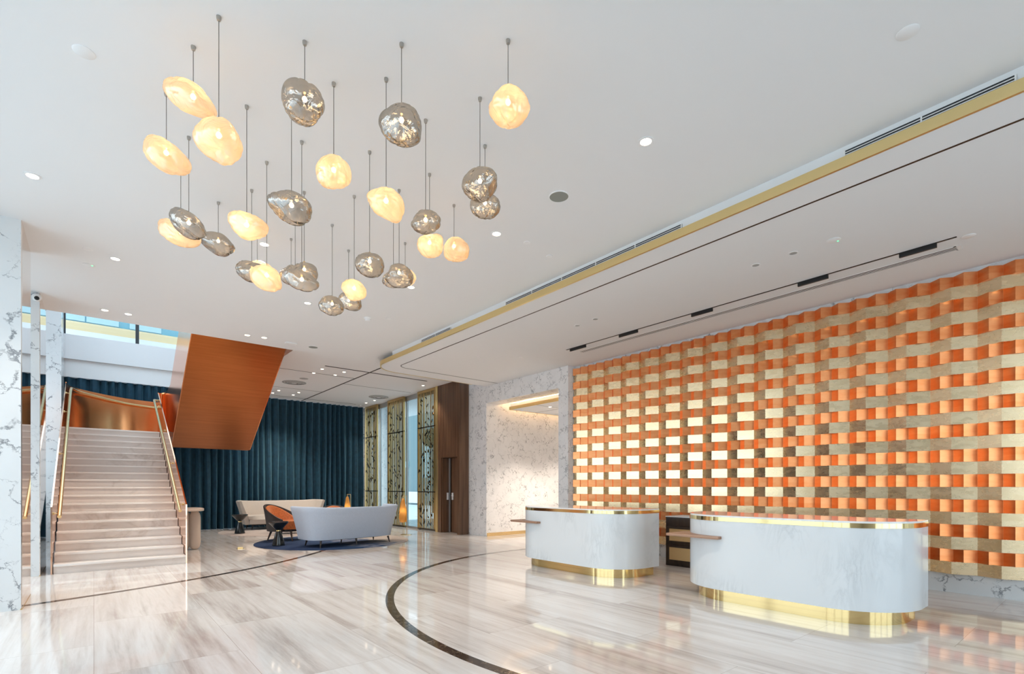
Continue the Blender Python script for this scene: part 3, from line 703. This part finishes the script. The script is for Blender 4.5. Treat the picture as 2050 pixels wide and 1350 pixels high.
# ================================================================ PENDANT LAMPS (x, y, shade height, half length, half height, offset, tilt, glass, label)
PEND = [
    (0.491,3.806,3.779,0.167,0.095,-0.008,27,'a', 'near amber glass pendant on a short cord, topmost of the amber ones at the left'),
    (0.578,3.467,3.378,0.145,0.114,0.004,17,'a', 'big amber glass pendant on the longest cord, below right of the topmost left amber one'),
    (0.400,4.377,3.666,0.173,0.102,-0.009,25,'a', 'tilted amber glass pendant furthest left, above a tilted silver pendant'),
    (1.030,3.315,3.723,0.135,0.121,-0.005,10,'s', 'big crumpled silver glass pendant near the top, left one of two'),
    (1.292,3.527,3.482,0.116,0.119,0.002,28,'a', 'amber glass pendant hanging alone between and below the two top silver pendants'),
    (1.510,2.939,3.602,0.141,0.118,-0.002,20,'s', 'big crumpled silver glass pendant near the top, right one of two'),
    (1.557,3.258,3.256,0.132,0.096,-0.003,22,'a', 'amber glass pendant straight below the right top silver pendant'),
    (2.017,2.489,3.698,0.131,0.110,0.008,0,'a', 'round amber glass pendant furthest right, alone near the top'),
    (2.160,2.989,3.488,0.130,0.110,-0.004,0,'s', 'round silver glass pendant at the right, upper one of a touching silver pair'),
    (2.492,3.378,3.621,0.126,0.099,0.002,0,'s', 'silver glass pendant at the right, lower half hidden one of a touching silver pair'),
    (1.967,3.433,3.337,0.115,0.088,0.000,3,'s', 'pear shaped silver glass pendant directly above a round amber pendant'),
    (2.333,4.002,3.474,0.117,0.106,0.004,3,'a', 'round amber glass pendant directly below the pear shaped silver pendant'),
    (2.778,4.286,3.676,0.132,0.115,0.022,-5,'a', 'round amber glass pendant at the lower right edge, right one of two amber neighbours'),
    (1.078,3.761,3.271,0.161,0.096,-0.011,22,'s', 'big tilted silver glass pendant below the left top silver pendant'),
    (0.873,4.148,3.227,0.156,0.085,0.007,22,'a', 'long tilted amber glass pendant left of the big tilted silver one in the middle'),
    (0.590,4.812,3.410,0.154,0.092,-0.004,30,'s', 'tilted silver glass pendant at the left, hanging in front of a pale amber pendant'),
    (0.587,5.274,3.510,0.165,0.094,-0.002,18,'a', 'pale amber glass pendant at the far left, half hidden behind a tilted silver pendant'),
    (0.951,5.732,3.712,0.159,0.100,-0.010,8,'s', 'small silver glass pendant on a short cord at the lower left, with bumpy right end'),
    (1.156,5.290,3.340,0.141,0.091,-0.002,8,'s', 'silver glass pendant at lower left whose right half hides behind an amber pendant'),
    (1.157,4.752,3.109,0.141,0.105,-0.002,22,'a', 'tilted amber glass pendant in front of a silver one at the lower left'),
    (1.410,6.193,3.715,0.137,0.105,0.050,20,'a', 'amber glass pendant showing only its top behind a silver and amber pair at lower left'),
    (1.309,4.289,2.987,0.154,0.077,-0.008,20,'s', 'long tilted silver glass pendant in front of several overlapping silver pendants'),
    (1.551,5.007,3.354,0.119,0.100,0.007,20,'s', 'silver glass pendant behind the upper right of the long tilted low silver one'),
    (1.730,6.048,3.703,0.117,0.105,-0.009,-10,'s', 'silver glass pendant behind the left end of the long tilted low silver one'),
    (1.610,5.489,3.499,0.114,0.093,0.016,5,'s', 'silver glass pendant almost hidden in the middle of the overlapping silver group'),
    (1.978,5.445,3.244,0.132,0.102,-0.003,5,'s', 'small round silver glass pendant hanging lowest of all'),
    (2.342,5.906,3.504,0.138,0.096,0.012,12,'s', 'small silver glass pendant behind a low amber one, next to the lowest pendant'),
    (1.946,4.768,3.201,0.117,0.101,0.000,10,'a', 'small round amber glass pendant among the lowest, above a half hidden silver one'),
    (1.788,4.054,3.169,0.124,0.103,0.002,5,'s', 'silver glass pendant alone between the lowest amber one and the overlapping silver pair'),
    (2.236,4.401,3.307,0.133,0.102,0.000,5,'s', 'silver glass pendant at lower right, in front of another silver and an amber one'),
    (2.331,4.712,3.385,0.129,0.080,0.015,5,'s', 'silver glass pendant showing its lower edge behind another silver one at lower right'),
    (2.774,5.311,3.714,0.107,0.089,0.020,5,'a', 'amber glass pendant peeking out at the right behind a silver pair'),
]
FWD = Vector((math.sin(YAW), math.cos(YAW), 0)); RGT = Vector((math.cos(YAW), -math.sin(YAW), 0))
def shade_mesh(a, h, seed, c):
    b = NB(); bmesh.ops.create_uvsphere(b, u_segments=56, v_segments=36, radius=1)
    r = random.Random(seed); dep = (a+h)/2*r.uniform(.92, 1.08)
    lobes = [(Vector((r.uniform(-1, 1), r.uniform(-1, 1), r.uniform(-1, 1))).normalized(), r.uniform(-.30, .20), r.uniform(3, 10)) for _ in range(12)]
    cre = [(Vector((r.uniform(-1, 1), r.uniform(-1, 1), r.uniform(-1, 1))).normalized(), r.uniform(-.5, .5), r.uniform(0, 6), r.uniform(.02, .05)) for _ in range(8)]
    for v in b.verts:
        d = v.co.normalized(); k = 1.0
        for q, am, sh in lobes: k += am*math.exp(-sh*(1-d.dot(q)))
        for q, off, p, am in cre:
            s = d.dot(q) - off + .12*math.sin(4*d.x+3*d.z+p)
            k -= am*math.exp(-(s/.09)**2)
        v.co = Vector((d.x*a, d.y*dep, d.z*h))*k
    # keep the intended extents
    mx = max(v.co.x for v in b.verts); mn = min(v.co.x for v in b.verts); zx = max(v.co.z for v in b.verts); zn = min(v.co.z for v in b.verts)
    for v in b.verts:
        v.co.x = (v.co.x-(mx+mn)/2)*2*a/(mx-mn); v.co.z = (v.co.z-(zx+zn)/2)*2*h/(zx-zn)
    return b
ROT = Matrix((RGT, FWD, Vector((0, 0, 1)))).transposed().to_4x4()
for i, (x, y, z, a, h, off, tilt, g, lab) in enumerate(PEND):
    t = empty('pendant_lamp', (x, y, ZH)); tag(t, lab, 'pendant lamp', 'cluster of blown glass pendant lamps')
    b = NB(); lathe(b, [(0.0, -.028), (.011, -.024), (.014, -.012), (.014, 0)], 14); finish(b, 'ceiling_mount', M['mount_metal'], t)
    topz = z - ZH + h*.72
    b = NB(); tube(b, [(0, 0, -.02), (0, 0, topz)], .0026, 6); finish(b, 'cord', M['cord'], t)
    b = NB(); lathe(b, [(.006, topz+.03), (.016, topz+.012), (.017, topz-.02), (0, topz-.03)], 12); finish(b, 'lamp_holder', M['brushed_brass'], t)
    s = finish(shade_mesh(a, h, 40+i, g), 'shade', M['amber'] if g == 'a' else M['silver'], t, sharp=9)
    s.matrix_local = Matrix.Translation(Vector((0, 0, z-ZH)) + RGT*off) @ ROT @ Matrix.Rotation(math.radians(tilt), 4, 'Y')
    b = NB(); lathe(b, [(0, -.017), (.011, -.013), (.017, 0), (.011, .013), (.005, .019)], 14)
    bo = finish(b, 'bulb', M['bulb'], t, sharp=9, loc=(0, 0, min(topz-.05, z-ZH+.03)))
    d = bpy.data.lights.new('bulb_light', 'POINT'); d.energy = 1.0 if g == 'a' else 1.0; d.color = (1, .72, .42); d.shadow_soft_size = .02
    o = bpy.data.objects.new('bulb_light', d); COL.objects.link(o); o.parent = t; o.location = bo.location

# ================================================================ CEILING FIXTURES
def down_light(x, y, z, r, lab, group, on=True, watt=0.0, ring='white_plastic'):
    t = empty('downlight', (x, y, z)); tag(t, lab, 'downlight', group)
    b = NB(); lathe(b, [(r*.70, .0), (r*.72, -.006), (r, -.004), (r, .002)], 28); 
    for f in [f for f in b.faces if len(f.verts) > 8]: b.faces.remove(f)
    finish(b, 'trim_ring', M[ring], t)
    b = NB(); lathe(b, [(0, -.003), (r*.70, -.003), (r*.70, .001)], 24); finish(b, 'lens', M['spot_glow'] if on else M['grey_plastic'], t)
    if watt:
        d = bpy.data.lights.new('spot_beam', 'SPOT'); d.energy = watt; d.color = (1, .89, .76); d.spot_size = math.radians(95); d.spot_blend = .6; d.shadow_soft_size = .04
        o = bpy.data.objects.new('spot_beam', d); COL.objects.link(o); o.parent = t; o.location = (0, 0, -.02)
G1 = 'recessed round downlights in the main ceiling'
for x, y, lab in ((3.477, 2.505, 'large round recessed downlight nearest the camera, alone at upper right of the main ceiling'),
                  (3.461, 4.475, 'round recessed downlight below and left of the large grey ceiling speaker'),
                  (1.528, 6.384, 'round recessed downlight seen among the pendant cords left of centre'),
                  (3.456, 6.439, 'round recessed downlight just right of the overlapping silver pendants'),
                  (2.532, 8.007, 'round recessed downlight left of the lowest pendants'),
                  (.205, 7.958, 'round recessed downlight left of the pendants, near the green lit exit fitting'),
                  (-.43, 6.315, 'round recessed downlight at the far left edge, nearest the marble pilaster')):
    down_light(x, y, ZH, .062, lab, G1, True, 95)
for x, y, lab in ((.135, 10.379, 'left one of the pair of downlights above the foot of the staircase'), (.434, 10.376, 'right one of the pair of downlights above the foot of the staircase'),
                  (2.199, 10.406, 'left one of the pair of downlights in front of the copper stair underside'), (2.483, 10.376, 'right one of the pair of downlights in front of the copper stair underside')):
    down_light(x, y, ZH, .06, lab, G1, True, 85)
G2 = 'lounge ceiling downlights set in fours'
for x, y, lab in ((4.306, 13.148, 'leftmost light of the nearer group of four over the lounge'), (4.321, 12.57, 'second light from the left in the nearer group of four over the lounge'),
                  (4.811, 13.03, 'third light from the left in the nearer group of four over the lounge'), (4.86, 12.546, 'rightmost light of the nearer group of four over the lounge'),
                  (4.249, 16.746, 'leftmost light of the farther group of four by the curtain'), (4.277, 16.198, 'second light from the left in the farther group of four by the curtain'),
                  (4.838, 16.701, 'third light from the left in the farther group of four by the curtain'), (4.84, 16.152, 'rightmost light of the farther group of four by the curtain'),
                  (7.238, 16.695, 'rear light of the pair above the left gold screen'), (7.248, 16.032, 'front light of the pair above the left gold screen'),
                  (7.243, 12.785, 'single lounge downlight above the right gold screen')):
    down_light(x, y, ZN, .05, lab, G2, True, 95)
G3 = 'unlit downlights in the reception ceiling'
for x, y, lab in ((6.074, 2.4, 'unlit round downlight, second from the right in the row over the desks'), (6.059, 2.812, 'unlit round downlight, third from the right in the row over the desks'),
                  (6.067, 5.313, 'unlit round downlight over the further desk, nearer of two'), (6.085, 5.713, 'unlit round downlight over the further desk, further of two')):
    down_light(x, y, ZL, .055, lab, G3, False)
def disc(name, x, y, z, r, t_, m, lab, cat, group=None):
    b = NB(); lathe(b, [(0, -t_), (r*.9, -t_), (r, -t_*.4), (r, .001)], 32)
    return tag(finish(b, name, M[m], loc=(x, y, z)), lab, cat, group)
def speaker(x, y, z, r, lab):
    t = empty('ceiling_speaker', (x, y, z)); tag(t, lab, 'ceiling speaker')
    b = NB(); lathe(b, [(0, -.006), (r*.93, -.006), (r*.93, 0)], 32); finish(b, 'grille', M['speaker_cloth'], t)
    b = NB()
    for q0, q1 in ((r*.93, r),):
        prof = [(q0, 0), (q0, -.009), (q1, -.007), (q1, 0)]
        lathe(b, prof, 32)
        for f in [f for f in b.faces if len(f.verts) > 8]: b.faces.remove(f)
    finish(b, 'rim', M['white_plastic'], t)
speaker(3.483, 3.514, ZH, .098, 'round grey ceiling speaker between the two right-hand downlights of the main ceiling')
speaker(3.413, 10.453, ZH, .095, 'round grey ceiling speaker right of the copper stair underside')
disc('access_disc', -.05, 4.305, ZH, .06, .006, 'white_plastic', 'flat white ceiling disc at the upper left, left of the pendants', 'ceiling disc')
disc('access_disc', 3.897, .872, ZH, .06, .006, 'white_plastic', 'flat white ceiling disc at the upper right corner of the main ceiling', 'ceiling disc')
disc('access_disc', 3.86, 4.417, ZH, .04, .006, 'white_plastic', 'small white ceiling disc right of the second downlight', 'ceiling disc')
disc('access_disc', 4.298, 4.5, ZH, .04, .006, 'white_plastic', 'small white ceiling disc close to the gold edged drop', 'ceiling disc')
disc('access_disc', -.055, 7.847, ZH, .05, .006, 'white_plastic', 'flat white ceiling disc above the staircase side, left of the pendants', 'ceiling disc')
disc('access_disc', 3.812, 7.882, ZH, .045, .006, 'white_plastic', 'flat white ceiling disc right of the domed smoke detector', 'ceiling disc')
disc('access_disc', 7.082, 1.069, ZL, .06, .006, 'white_plastic', 'flat white ceiling disc beyond the near end of the black track', 'ceiling disc')
disc('access_disc', 6.669, 7.831, ZL, .05, .006, 'white_plastic', 'flat white ceiling disc in front of the marble passage header', 'ceiling disc')
disc('access_disc', 6.036, 8.403, ZL, .05, .006, 'white_plastic', 'flat white ceiling disc left of the one by the passage header', 'ceiling disc')
def emergency(x, y, z, lab):
    t = empty('emergency_light', (x, y, z)); tag(t, lab, 'emergency light')
    b = NB(); lathe(b, [(0, -.012), (.05, -.010), (.065, -.004), (.065, .001)], 28); finish(b, 'body', M['white_plastic'], t)
    b = NB(); lathe(b, [(0, -.016), (.008, -.014), (.009, -.008)], 10, .032, -.03); finish(b, 'status_lamp', M['green_led'], t)
emergency(6.087, 2.0, ZL, 'round emergency fitting with a green lamp in the reception ceiling')
emergency(-.049, 8.405, ZH, 'round emergency fitting with a green lamp at the left of the main ceiling')
t = empty('smoke_detector', (3.53, 8.081, ZH)); tag(t, 'domed white smoke detector below the lowest pendants', 'smoke detector')
b = NB(); lathe(b, [(.062, 0), (.062, -.012), (.05, -.02)], 24); finish(b, 'base', M['white_plastic'], t)
b = NB(); lathe(b, [(.046, -.02), (.046, -.04), (.034, -.05), (0, -.053)], 24); finish(b, 'dome', M['white_plastic'], t)
b = NB(); box(b, 2.87, 10.36, ZH-.03, 3.08, 10.47, ZH+.001, bev=.012); o = finish(b, 'ceiling_sensor', M['white_plastic']); tag(o, 'white rectangular ceiling sensor at the corner of the copper stair underside', 'sensor')
def ring_diffuser(x, y, lab):
    t = empty('ring_diffuser', (x, y, ZN)); tag(t, lab, 'air vent')
    for r0, r1, z in ((.27, .31, .018), (.20, .235, .026), (.12, .155, .034)):
        b = NB(); lathe(b, [(r0, 0), (r0-.008, -z), (r1, -z*.6), (r1, 0)], 40)
        for f in [f for f in b.faces if len(f.verts) > 8]: b.faces.remove(f)
        finish(b, 'ring', M['grey_plastic'], t)
    b = NB(); lathe(b, [(0, -.02), (.07, -.02), (.08, 0)], 30); finish(b, 'hub', M['white_plastic'], t)
ring_diffuser(4.281, 14.686, 'round ring air vent left, in the lounge ceiling beside the stair underside')
ring_diffuser(7.065, 15.327, 'round ring air vent right, in the lounge ceiling above the gold screens')
disc('access_disc', 4.328, 14.0, ZN, .11, .006, 'grey_plastic', 'grey ceiling disc just in front of the left round ring vent', 'ceiling disc')
b = NB(); box(b, 4.26, 12.165, ZN-.004, 7.03, 12.225, ZN+.001); o = finish(b, 'linear_air_slot', M['groove']); tag(o, 'long thin dark air slot across the lounge ceiling', 'air slot')
# black track with five bars, white linear diffuser beside it
t = empty('track_light', (7.0, 4, ZL)); tag(t, 'long black track rail with flat spotlight bars over the reception desks', 'track light')
bx('rail', M['black_metal'], -.012, -2.85, -.006, .012, 2.86, 0, parent=t)
for y0, y1 in ((6.365, 6.759), (5.205, 5.592), (3.879, 4.217), (2.359, 2.709), (1.313, 1.643)):
    hb = bx('spotlight_bar', M['black_metal'], -.014, y0-4, -.055, .014, y1-4, -.006, parent=t, bev=.002)
    d = bpy.data.lights.new('spot_beam', 'SPOT'); d.energy = 14; d.color = (1, .82, .6); d.spot_size = math.radians(100); d.spot_blend = .8; d.shadow_soft_size = .05
    o = bpy.data.objects.new('spot_beam', d); COL.objects.link(o); o.parent = t; o.location = (0, (y0+y1)/2-4, -.07); o.rotation_euler = (0, math.radians(28), 0)
t = empty('linear_diffuser', (7.33, 4, ZL-.001)); tag(t, 'long white slotted air diffuser between the black track and the gold wall panel', 'air diffuser')
b = NB()
for x0, x1 in ((-.065, -.045), (-.020, -.004), (.02, .035), (.05, .065)): box(b, x0, -2.8, -.0036, x1, 2.8, 0)
box(b, -.065, -2.84, -.0036, .065, -2.8+.02, 0); box(b, -.065, 2.78, -.0036, .065, 2.8, 0); finish(b, 'blades', M['white_plastic'], t)
bx('slot_back', M['vent_dark'], -.055, -2.79, -.0024, .058, 2.79, -.0003, parent=t)
for y0, y1, lab in ((.48, 1.50, 'air grille above the gold ceiling edge, nearest of three'), (3.0, 5.98, 'long air grille above the gold ceiling edge, middle of three'), (7.5, 8.53, 'short air grille above the gold ceiling edge, furthest of three')):
    t = empty('air_grille', (4.80, (y0+y1)/2, ZL+.1)); tag(t, lab, 'air grille', 'air grilles above the gold ceiling edge'); hl = (y1-y0)/2
    bx('opening', M['vent_dark'], -.004, -hl, -.012, .0, hl, .050, parent=t)
    b = NB()
    for z in (.008, .028): box(b, -.010, -hl, z, -.004, hl, z+.006)
    for k in range(max(2, int(hl*2/.55))+1): yy = -hl + (2*hl-.01)*k/max(2, int(hl*2/.55)); box(b, -.012, yy, -.012, -.003, yy+.01, .05)
    finish(b, 'louvres', M['white_plastic'], t)
t = empty('security_camera', (-.64, 10.055, 4.03)); tag(t, 'small white dome security camera on the second marble pilaster under the ceiling', 'camera')
b = NB(); lathe(b, [(0, -.05), (.03, -.045), (.05, -.02), (.055, .03), (0, .03)], 24); bmesh.ops.rotate(b, verts=b.verts[:], matrix=Matrix.Rotation(-PI/2+.5, 3, 'X')); finish(b, 'housing', M['white_plastic'], t, loc=(0, -.03, 0))
b = NB(); bmesh.ops.create_uvsphere(b, u_segments=16, v_segments=10, radius=.03); finish(b, 'lens_dome', M['black_metal'], t, sharp=9, loc=(.005, -.065, -.012))
b = NB(); lathe(b, [(0, -.05), (.03, -.04), (.04, 0)], 20); o = finish(b, 'dome_camera', M['white_plastic'], loc=(7.30, 17.3, ZN)); tag(o, 'tiny white dome camera in the lounge ceiling corner by the curtain end', 'camera')
b = NB(); lathe(b, [(0, -.05), (.035, -.04), (.045, 0)], 20); o = finish(b, 'smoke_sensor', M['white_plastic'], loc=(8.75, 10.2, 3.345)); tag(o, 'small white domed sensor under the lowered panel in the marble passage', 'sensor')

# ================================================================ LOUNGE
def rug(x, y, r, m, lab):
    b = NB(); lathe(b, [(0, .0), (r, .0), (r, .010), (r-.008, .014), (0, .014)], 96); o = finish(b, 'rug', m, loc=(x, y, 0)); o.rotation_euler = (0, 0, .1); tag(o, lab, 'rug'); return o
rug(4.42, 12.02, 1.72, M['rug_blue'], 'round rug fading from dark blue to grey under the grey blue sofa')
rug(4.43, 15.9, 1.78, M['rug_beige'], 'round beige rug in front of the beige sofa')

def shell(path, zb, zt, flare, th, top_r=.5):
    # path: list of (x, y) outer plan points; zt(i/n) top height; returns swept closed shell
    n = len(path) - 1; pts = [Vector((x, y, 0)) for x, y in path]; rings = []
    for i, p in enumerate(pts):
        t = (pts[min(i+1, n)] - pts[max(i-1, 0)]).normalized(); nn = Vector((t.y, -t.x, 0))   # outward
        z1 = zt(i/n); prof = []
        for k in range(9):                                   # outer face up
            q = k/8; prof.append((flare*q**1.2, zb + (z1-zb-th*.5)*q))
        for k in range(1, 6):
            a = PI*k/6; prof.append((flare - th/2 + th/2*math.cos(a), z1 - th*.5 + th*.5*math.sin(a)))
        for k in range(9):
            q = 1-k/8; prof.append((flare*q**1.2 - th - .05*(1-q), zb + (z1-zb-th*.5)*q))
        rings.append([(p.x+nn.x*d, p.y+nn.y*d, z) for d, z in prof])
    return rings
def sup_path(w, d, n=48, e=3.2, bow=0.0):
    out = []
    for i in range(n+1):
        a = PI + PI*i/n            # from -x side round the back (-y) to +x
        c, s = math.cos(a), math.sin(a)
        x = w*math.copysign(abs(c)**(2/e), c); y = d*math.copysign(abs(s)**(2/e), s)
        out.append((x, y))
    return out
def leg(par, x, y, dx, dy, h, m='walnut_dark', r0=.024, r1=.011):
    b = NB(); tube(b, [(x+dx, y+dy, 0), (x, y, h)], r1, 10, r0); return finish(b, 'leg', M[m], par)
def sofa(x, y, rz, m, lab, w=1.13, d=.52):
    t = empty('sofa', (x, y, .019), rz); tag(t, lab, 'sofa')
    base = sup_path(w, d*.95, 56, 3.6)
    path = [(px, py) for px, py in base]; path = [(path[0][0], .30)] + [(path[0][0], .15)] + path + [(path[-1][0], .15), (path[-1][0], .30)]
    zt = lambda s: .845 + .022*min(1, abs(s-.5)*2/.6)**3
    b = NB(); sweep(b, shell(path, .155, zt, .17, .075)); finish(b, 'back_and_arms', m, t, sharp=1.2)
    b = NB(); n = 40
    inner = [(px*.93, py*.86) for px, py in sup_path(w, d*.9, n, 3.8)]; front = [(inner[-1][0]*(1-2*k/14), .38 + .03*math.sin(PI*k/14)) for k in range(15)]
    pts = inner + front
    prism(b, [(px*.97, py*.97) for px, py in pts], .165, .30); finish(b, 'seat_base', m, t)
    b = NB(); prism(b, pts, .30, .42)
    bmesh.ops.bevel(b, geom=[e for e in b.edges if abs(e.verts[0].co.z-e.verts[1].co.z) < 1e-5], offset=.03, segments=4, affect='EDGES', profile=.5)
    finish(b, 'seat_cushion', m, t, sharp=1.2)
    b = NB(); prism(b, [(px*.9, py*.88) for px, py in pts], .135, .166); finish(b, 'base_rail', M['walnut_dark'], t)
    for lx in (-.92, 0, .92):
        leg(t, lx*1.0*w/1.13, -.36, lx*.03, -.03, .14); leg(t, lx*w/1.13, .27, lx*.03, .03, .14)
    return t
sofa(4.43, 11.22, math.radians(7.5), M['sofa_grey'], 'pale grey blue curved sofa seen from behind, on the blue rug', 1.0, .47)
sofa(4.53, 16.86, PI, M['sofa_beige'], 'beige curved sofa facing the camera in front of the teal curtain', 1.08, .47)

def armchair(x, y, rz, lab, s=1.0):
    t = empty('armchair', (x, y, .022), rz); t.scale = (s, s, s); tag(t, lab, 'armchair', 'round backed orange velvet armchairs')
    path = []
    n = 44
    for i in range(n+1):
        a = math.radians(-205 + 230*i/n)
        path.append((.36*math.cos(a), .34*math.sin(a)))
    zt = lambda q: .45 + .31*(math.sin(PI*q))**1.1 if 0 < q < 1 else .45
    b = NB(); sweep(b, shell(path, .20, zt, .07, .035)); finish(b, 'outer_shell', M['shell_dark'], t, sharp=1.2)
    path2 = [(px*.91, py*.91) for px, py in path[2:-2]]
    zt2 = lambda q: .425 + .31*(math.sin(PI*q))**1.1 if 0 < q < 1 else .43
    b = NB(); sweep(b, shell(path2, .26, zt2, .06, .075)); finish(b, 'padded_back', M['velvet_orange'], t, sharp=1.2)
    b = NB(); pts = [(.31*math.cos(2*PI*i/40), .05 + .33*math.sin(2*PI*i/40)) for i in range(40)]
    prism(b, pts, .24, .41); bmesh.ops.bevel(b, geom=[e for e in b.edges if abs(e.verts[0].co.z-e.verts[1].co.z) < 1e-5], offset=.045, segments=4, affect='EDGES', profile=.5)
    finish(b, 'seat_cushion', M['velvet_orange'], t, sharp=1.2)
    b = NB(); prism(b, [(px*.86, .03+py*.86) for px, py in pts], .19, .25); finish(b, 'base_frame', M['walnut_dark'], t)
    for lx, ly in ((-.2, -.18), (.2, -.18), (-.2, .24), (.2, .24)): leg(t, lx, ly, lx*.35, ly*.3, .21)
    return t
armchair(3.56, 12.96, math.radians(-134), 'orange velvet armchair with dark shell between the two side tables', 1.13)
armchair(4.15, 14.75, math.radians(-110), 'orange velvet armchair mostly hidden behind the nearer armchair')
armchair(5.17, 14.05, math.radians(165), 'orange velvet armchair with only its curved top showing above the grey blue sofa')

def side_table(x, y, z, s, lab):
    t = empty('side_table', (x, y, z)); tag(t, lab, 'side table', 'black hourglass side tables')
    b = NB(); lathe(b, [(0, 0), (.128*s, 0), (.130*s, .01), (.052*s, .30*s), (0, .30*s)], 40); finish(b, 'cone_base', M['table_black'], t)
    b = NB(); lathe(b, [(.045*s, .295*s), (.047*s, .298*s), (.047*s, .325*s), (.045*s, .328*s)], 32); finish(b, 'brass_ring', M['brass'], t)
    b = NB(); lathe(b, [(.044*s, .322*s), (.19*s, .475*s), (.197*s, .49*s), (.19*s, .505*s), (.17*s, .497*s), (0, .497*s)], 48); finish(b, 'dish_top', M['table_black'], t)
side_table(3.12, 11.83, .018, 1.03, 'black hourglass side table with a brass ring on the blue rug, the nearer one')
side_table(3.10, 15.55, .018, 1.03, 'black hourglass side table with a brass ring at the left end of the beige sofa')

def lantern_lamp(x, y, rz, lab, s=1.0):
    t = empty('floor_lamp', (x, y, 0), rz); tag(t, lab, 'floor lamp', 'amber lantern floor lamps')
    bx('base_plate', M['brushed_brass'], -.14, -.09, 0, .14, .09, .012, parent=t, bev=.002)
    b = NB(); tube(b, [(.02, 0, .01), (.02, 0, 1.06)], .008, 10); tube(b, [(.025, 0, 1.055), (-.09, 0, 1.055)], .008, 10); finish(b, 'post', M['brushed_brass'], t)
    b = NB(); tube(b, [(-.085, 0, 1.055), (-.085, 0, .95)], .012, 10); finish(b, 'shade_holder', M['brushed_brass'], t)
    b = NB(); lathe(b, [(.03, .985), (.048, .93), (.075, .78), (.096, .60), (.105, .44), (.085, .345), (.04, .335), (0, .335)], 32, -.085, 0); finish(b, 'lantern_shade', M['lamp_amber'], t, sharp=1.5)
    d = bpy.data.lights.new('lamp_light', 'POINT'); d.energy = .45; d.color = (1, .65, .3); d.shadow_soft_size = .03
    o = bpy.data.objects.new('lamp_light', d); COL.objects.link(o); o.parent = t; o.location = (-.085, 0, .65)
lantern_lamp(6.53, 12.45, -YAW, 'amber lantern floor lamp on a brass stand at the right end of the grey sofa')
lantern_lamp(6.39, 16.0, -YAW, 'amber lantern floor lamp against the curtain behind the grey blue sofa')

# console table beside the stair
t = empty('console_table', (1.53, 12.5, 0)); tag(t, 'beige console table with a wavy top and two oval slab legs beside the staircase', 'console table')
b = NB(); pts = []
for i in range(60):
    a = 2*PI*i/60; r = 1 + .07*math.sin(3*a+.6)
    c, s = math.cos(a), math.sin(a)
    pts.append((.265*r*math.copysign(abs(c)**.72, c) - .01, .62*r*math.copysign(abs(s)**.72, s)))
pts = [(max(x, -.28), y) for x, y in pts]
prism(b, pts, .805, .85)
bmesh.ops.bevel(b, geom=[e for e in b.edges if abs(e.verts[0].co.z-e.verts[1].co.z) < 1e-5], offset=.012, segments=3, affect='EDGES', profile=.5)
finish(b, 'top', M['stone_beige'], t, sharp=1.2)
def oval_leg(cx, cy, w, th):
    b = NB(); prof = []
    n = 24; H = .805; R = w/2
    for i in range(n+1):
        q = i/n; z = H*q; e = min(q, 1-q)*H
        r = R*.35 + R*.65*math.sqrt(max(0, 1-(1-min(1, e/.17))**2))
        prof.append((r, z))
    lathe(b, prof, 36, cx, cy, 1, th/w); finish(b, 'leg', M['stone_beige'], t, sharp=1.3)
oval_leg(-.11, -.10, .27, .22); oval_leg(.09, -.17, .205, .18)
# floor socket
t = empty('floor_socket', (2.38, 11.847, 0)); tag(t, 'small open brass floor socket on the marble left of the blue rug', 'floor socket')
bx('plate', M['brushed_brass'], -.07, -.07, 0, .07, .07, .004, parent=t); bx('lid', M['brushed_brass'], -.05, .045, .004, .05, .052, .03, parent=t)

# ================================================================ GOLD SCREENS
def screen(y0, y1, seed, lab, marg=.05):
    t = empty('gold_screen', (XD, y0, 0)); tag(t, lab, 'screen', 'gold slatted leaf screens'); w = y1-y0; r = random.Random(seed)
    b = NB(); box(b, -.01, 0, .02, .06, marg, ZN-.01); box(b, -.01, w-marg, .02, .06, w, ZN-.01); box(b, -.01, marg, ZN-.08, .05, w-marg, ZN-.01); finish(b, 'frame', M['screen_gold'], t)
    b = NB()
    for z in (.03, 1.135, 3.06 + .17*0): box(b, -.012, 0, z, .045, w-marg*.3, z+.028)
    finish(b, 'cross_bar', M['dark_bronze'], t)
    yy = marg + .035; slats = []
    while yy < w-marg-.03:
        ww = r.choice((.022, .03, .04, .055)); slats.append((yy, ww)); yy += ww + r.choice((.035, .045, .06))
    for y, ww in slats:
        bx('slat', M['screen_gold'], -.0, y, .05, .016, min(y+ww, w-marg), ZN-.08, parent=t)
    lm = None
    for k in range(95):
        y = r.uniform(marg+.04, w-marg-.04); z = r.uniform(.12, ZN-.25); s = r.choice((-1, 1)); nq = r.choice((1, 1, 1, 2, 3))
        if lm is None:
            b = NB(); prism(b, [(-.045, 0), (-.012, .015), (.045, 0), (.012, -.015)], -.014, -.001, axis='x'); lf = finish(b, 'leaf', M['dark_bronze'], t); lm = lf.data
        else:
            lf = bpy.data.objects.new('leaf', lm); COL.objects.link(lf); lf.parent = t
        lf.location = (0, y, z); lf.rotation_euler = (s*r.uniform(.7, 1.15), 0, 0); q = r.uniform(1.0, 1.6); lf.scale = (1, q, q)
screen(12.74, 13.78, 3, 'gold slatted screen with dark leaf ornaments beside the wooden wall')
screen(14.69, 15.83, 4, 'gold slatted screen with dark leaf ornaments, middle one of three')
screen(16.67, 17.66, 6, 'gold slatted screen with dark leaf ornaments next to the teal curtain')

for x, y in PLAMPS: down_light(x, y, 3.344, .05, 'downlight in the lowered passage ceiling, ' + ('nearer the opening' if x < 10 else 'deeper inside'), 'passage downlights', True, 260)
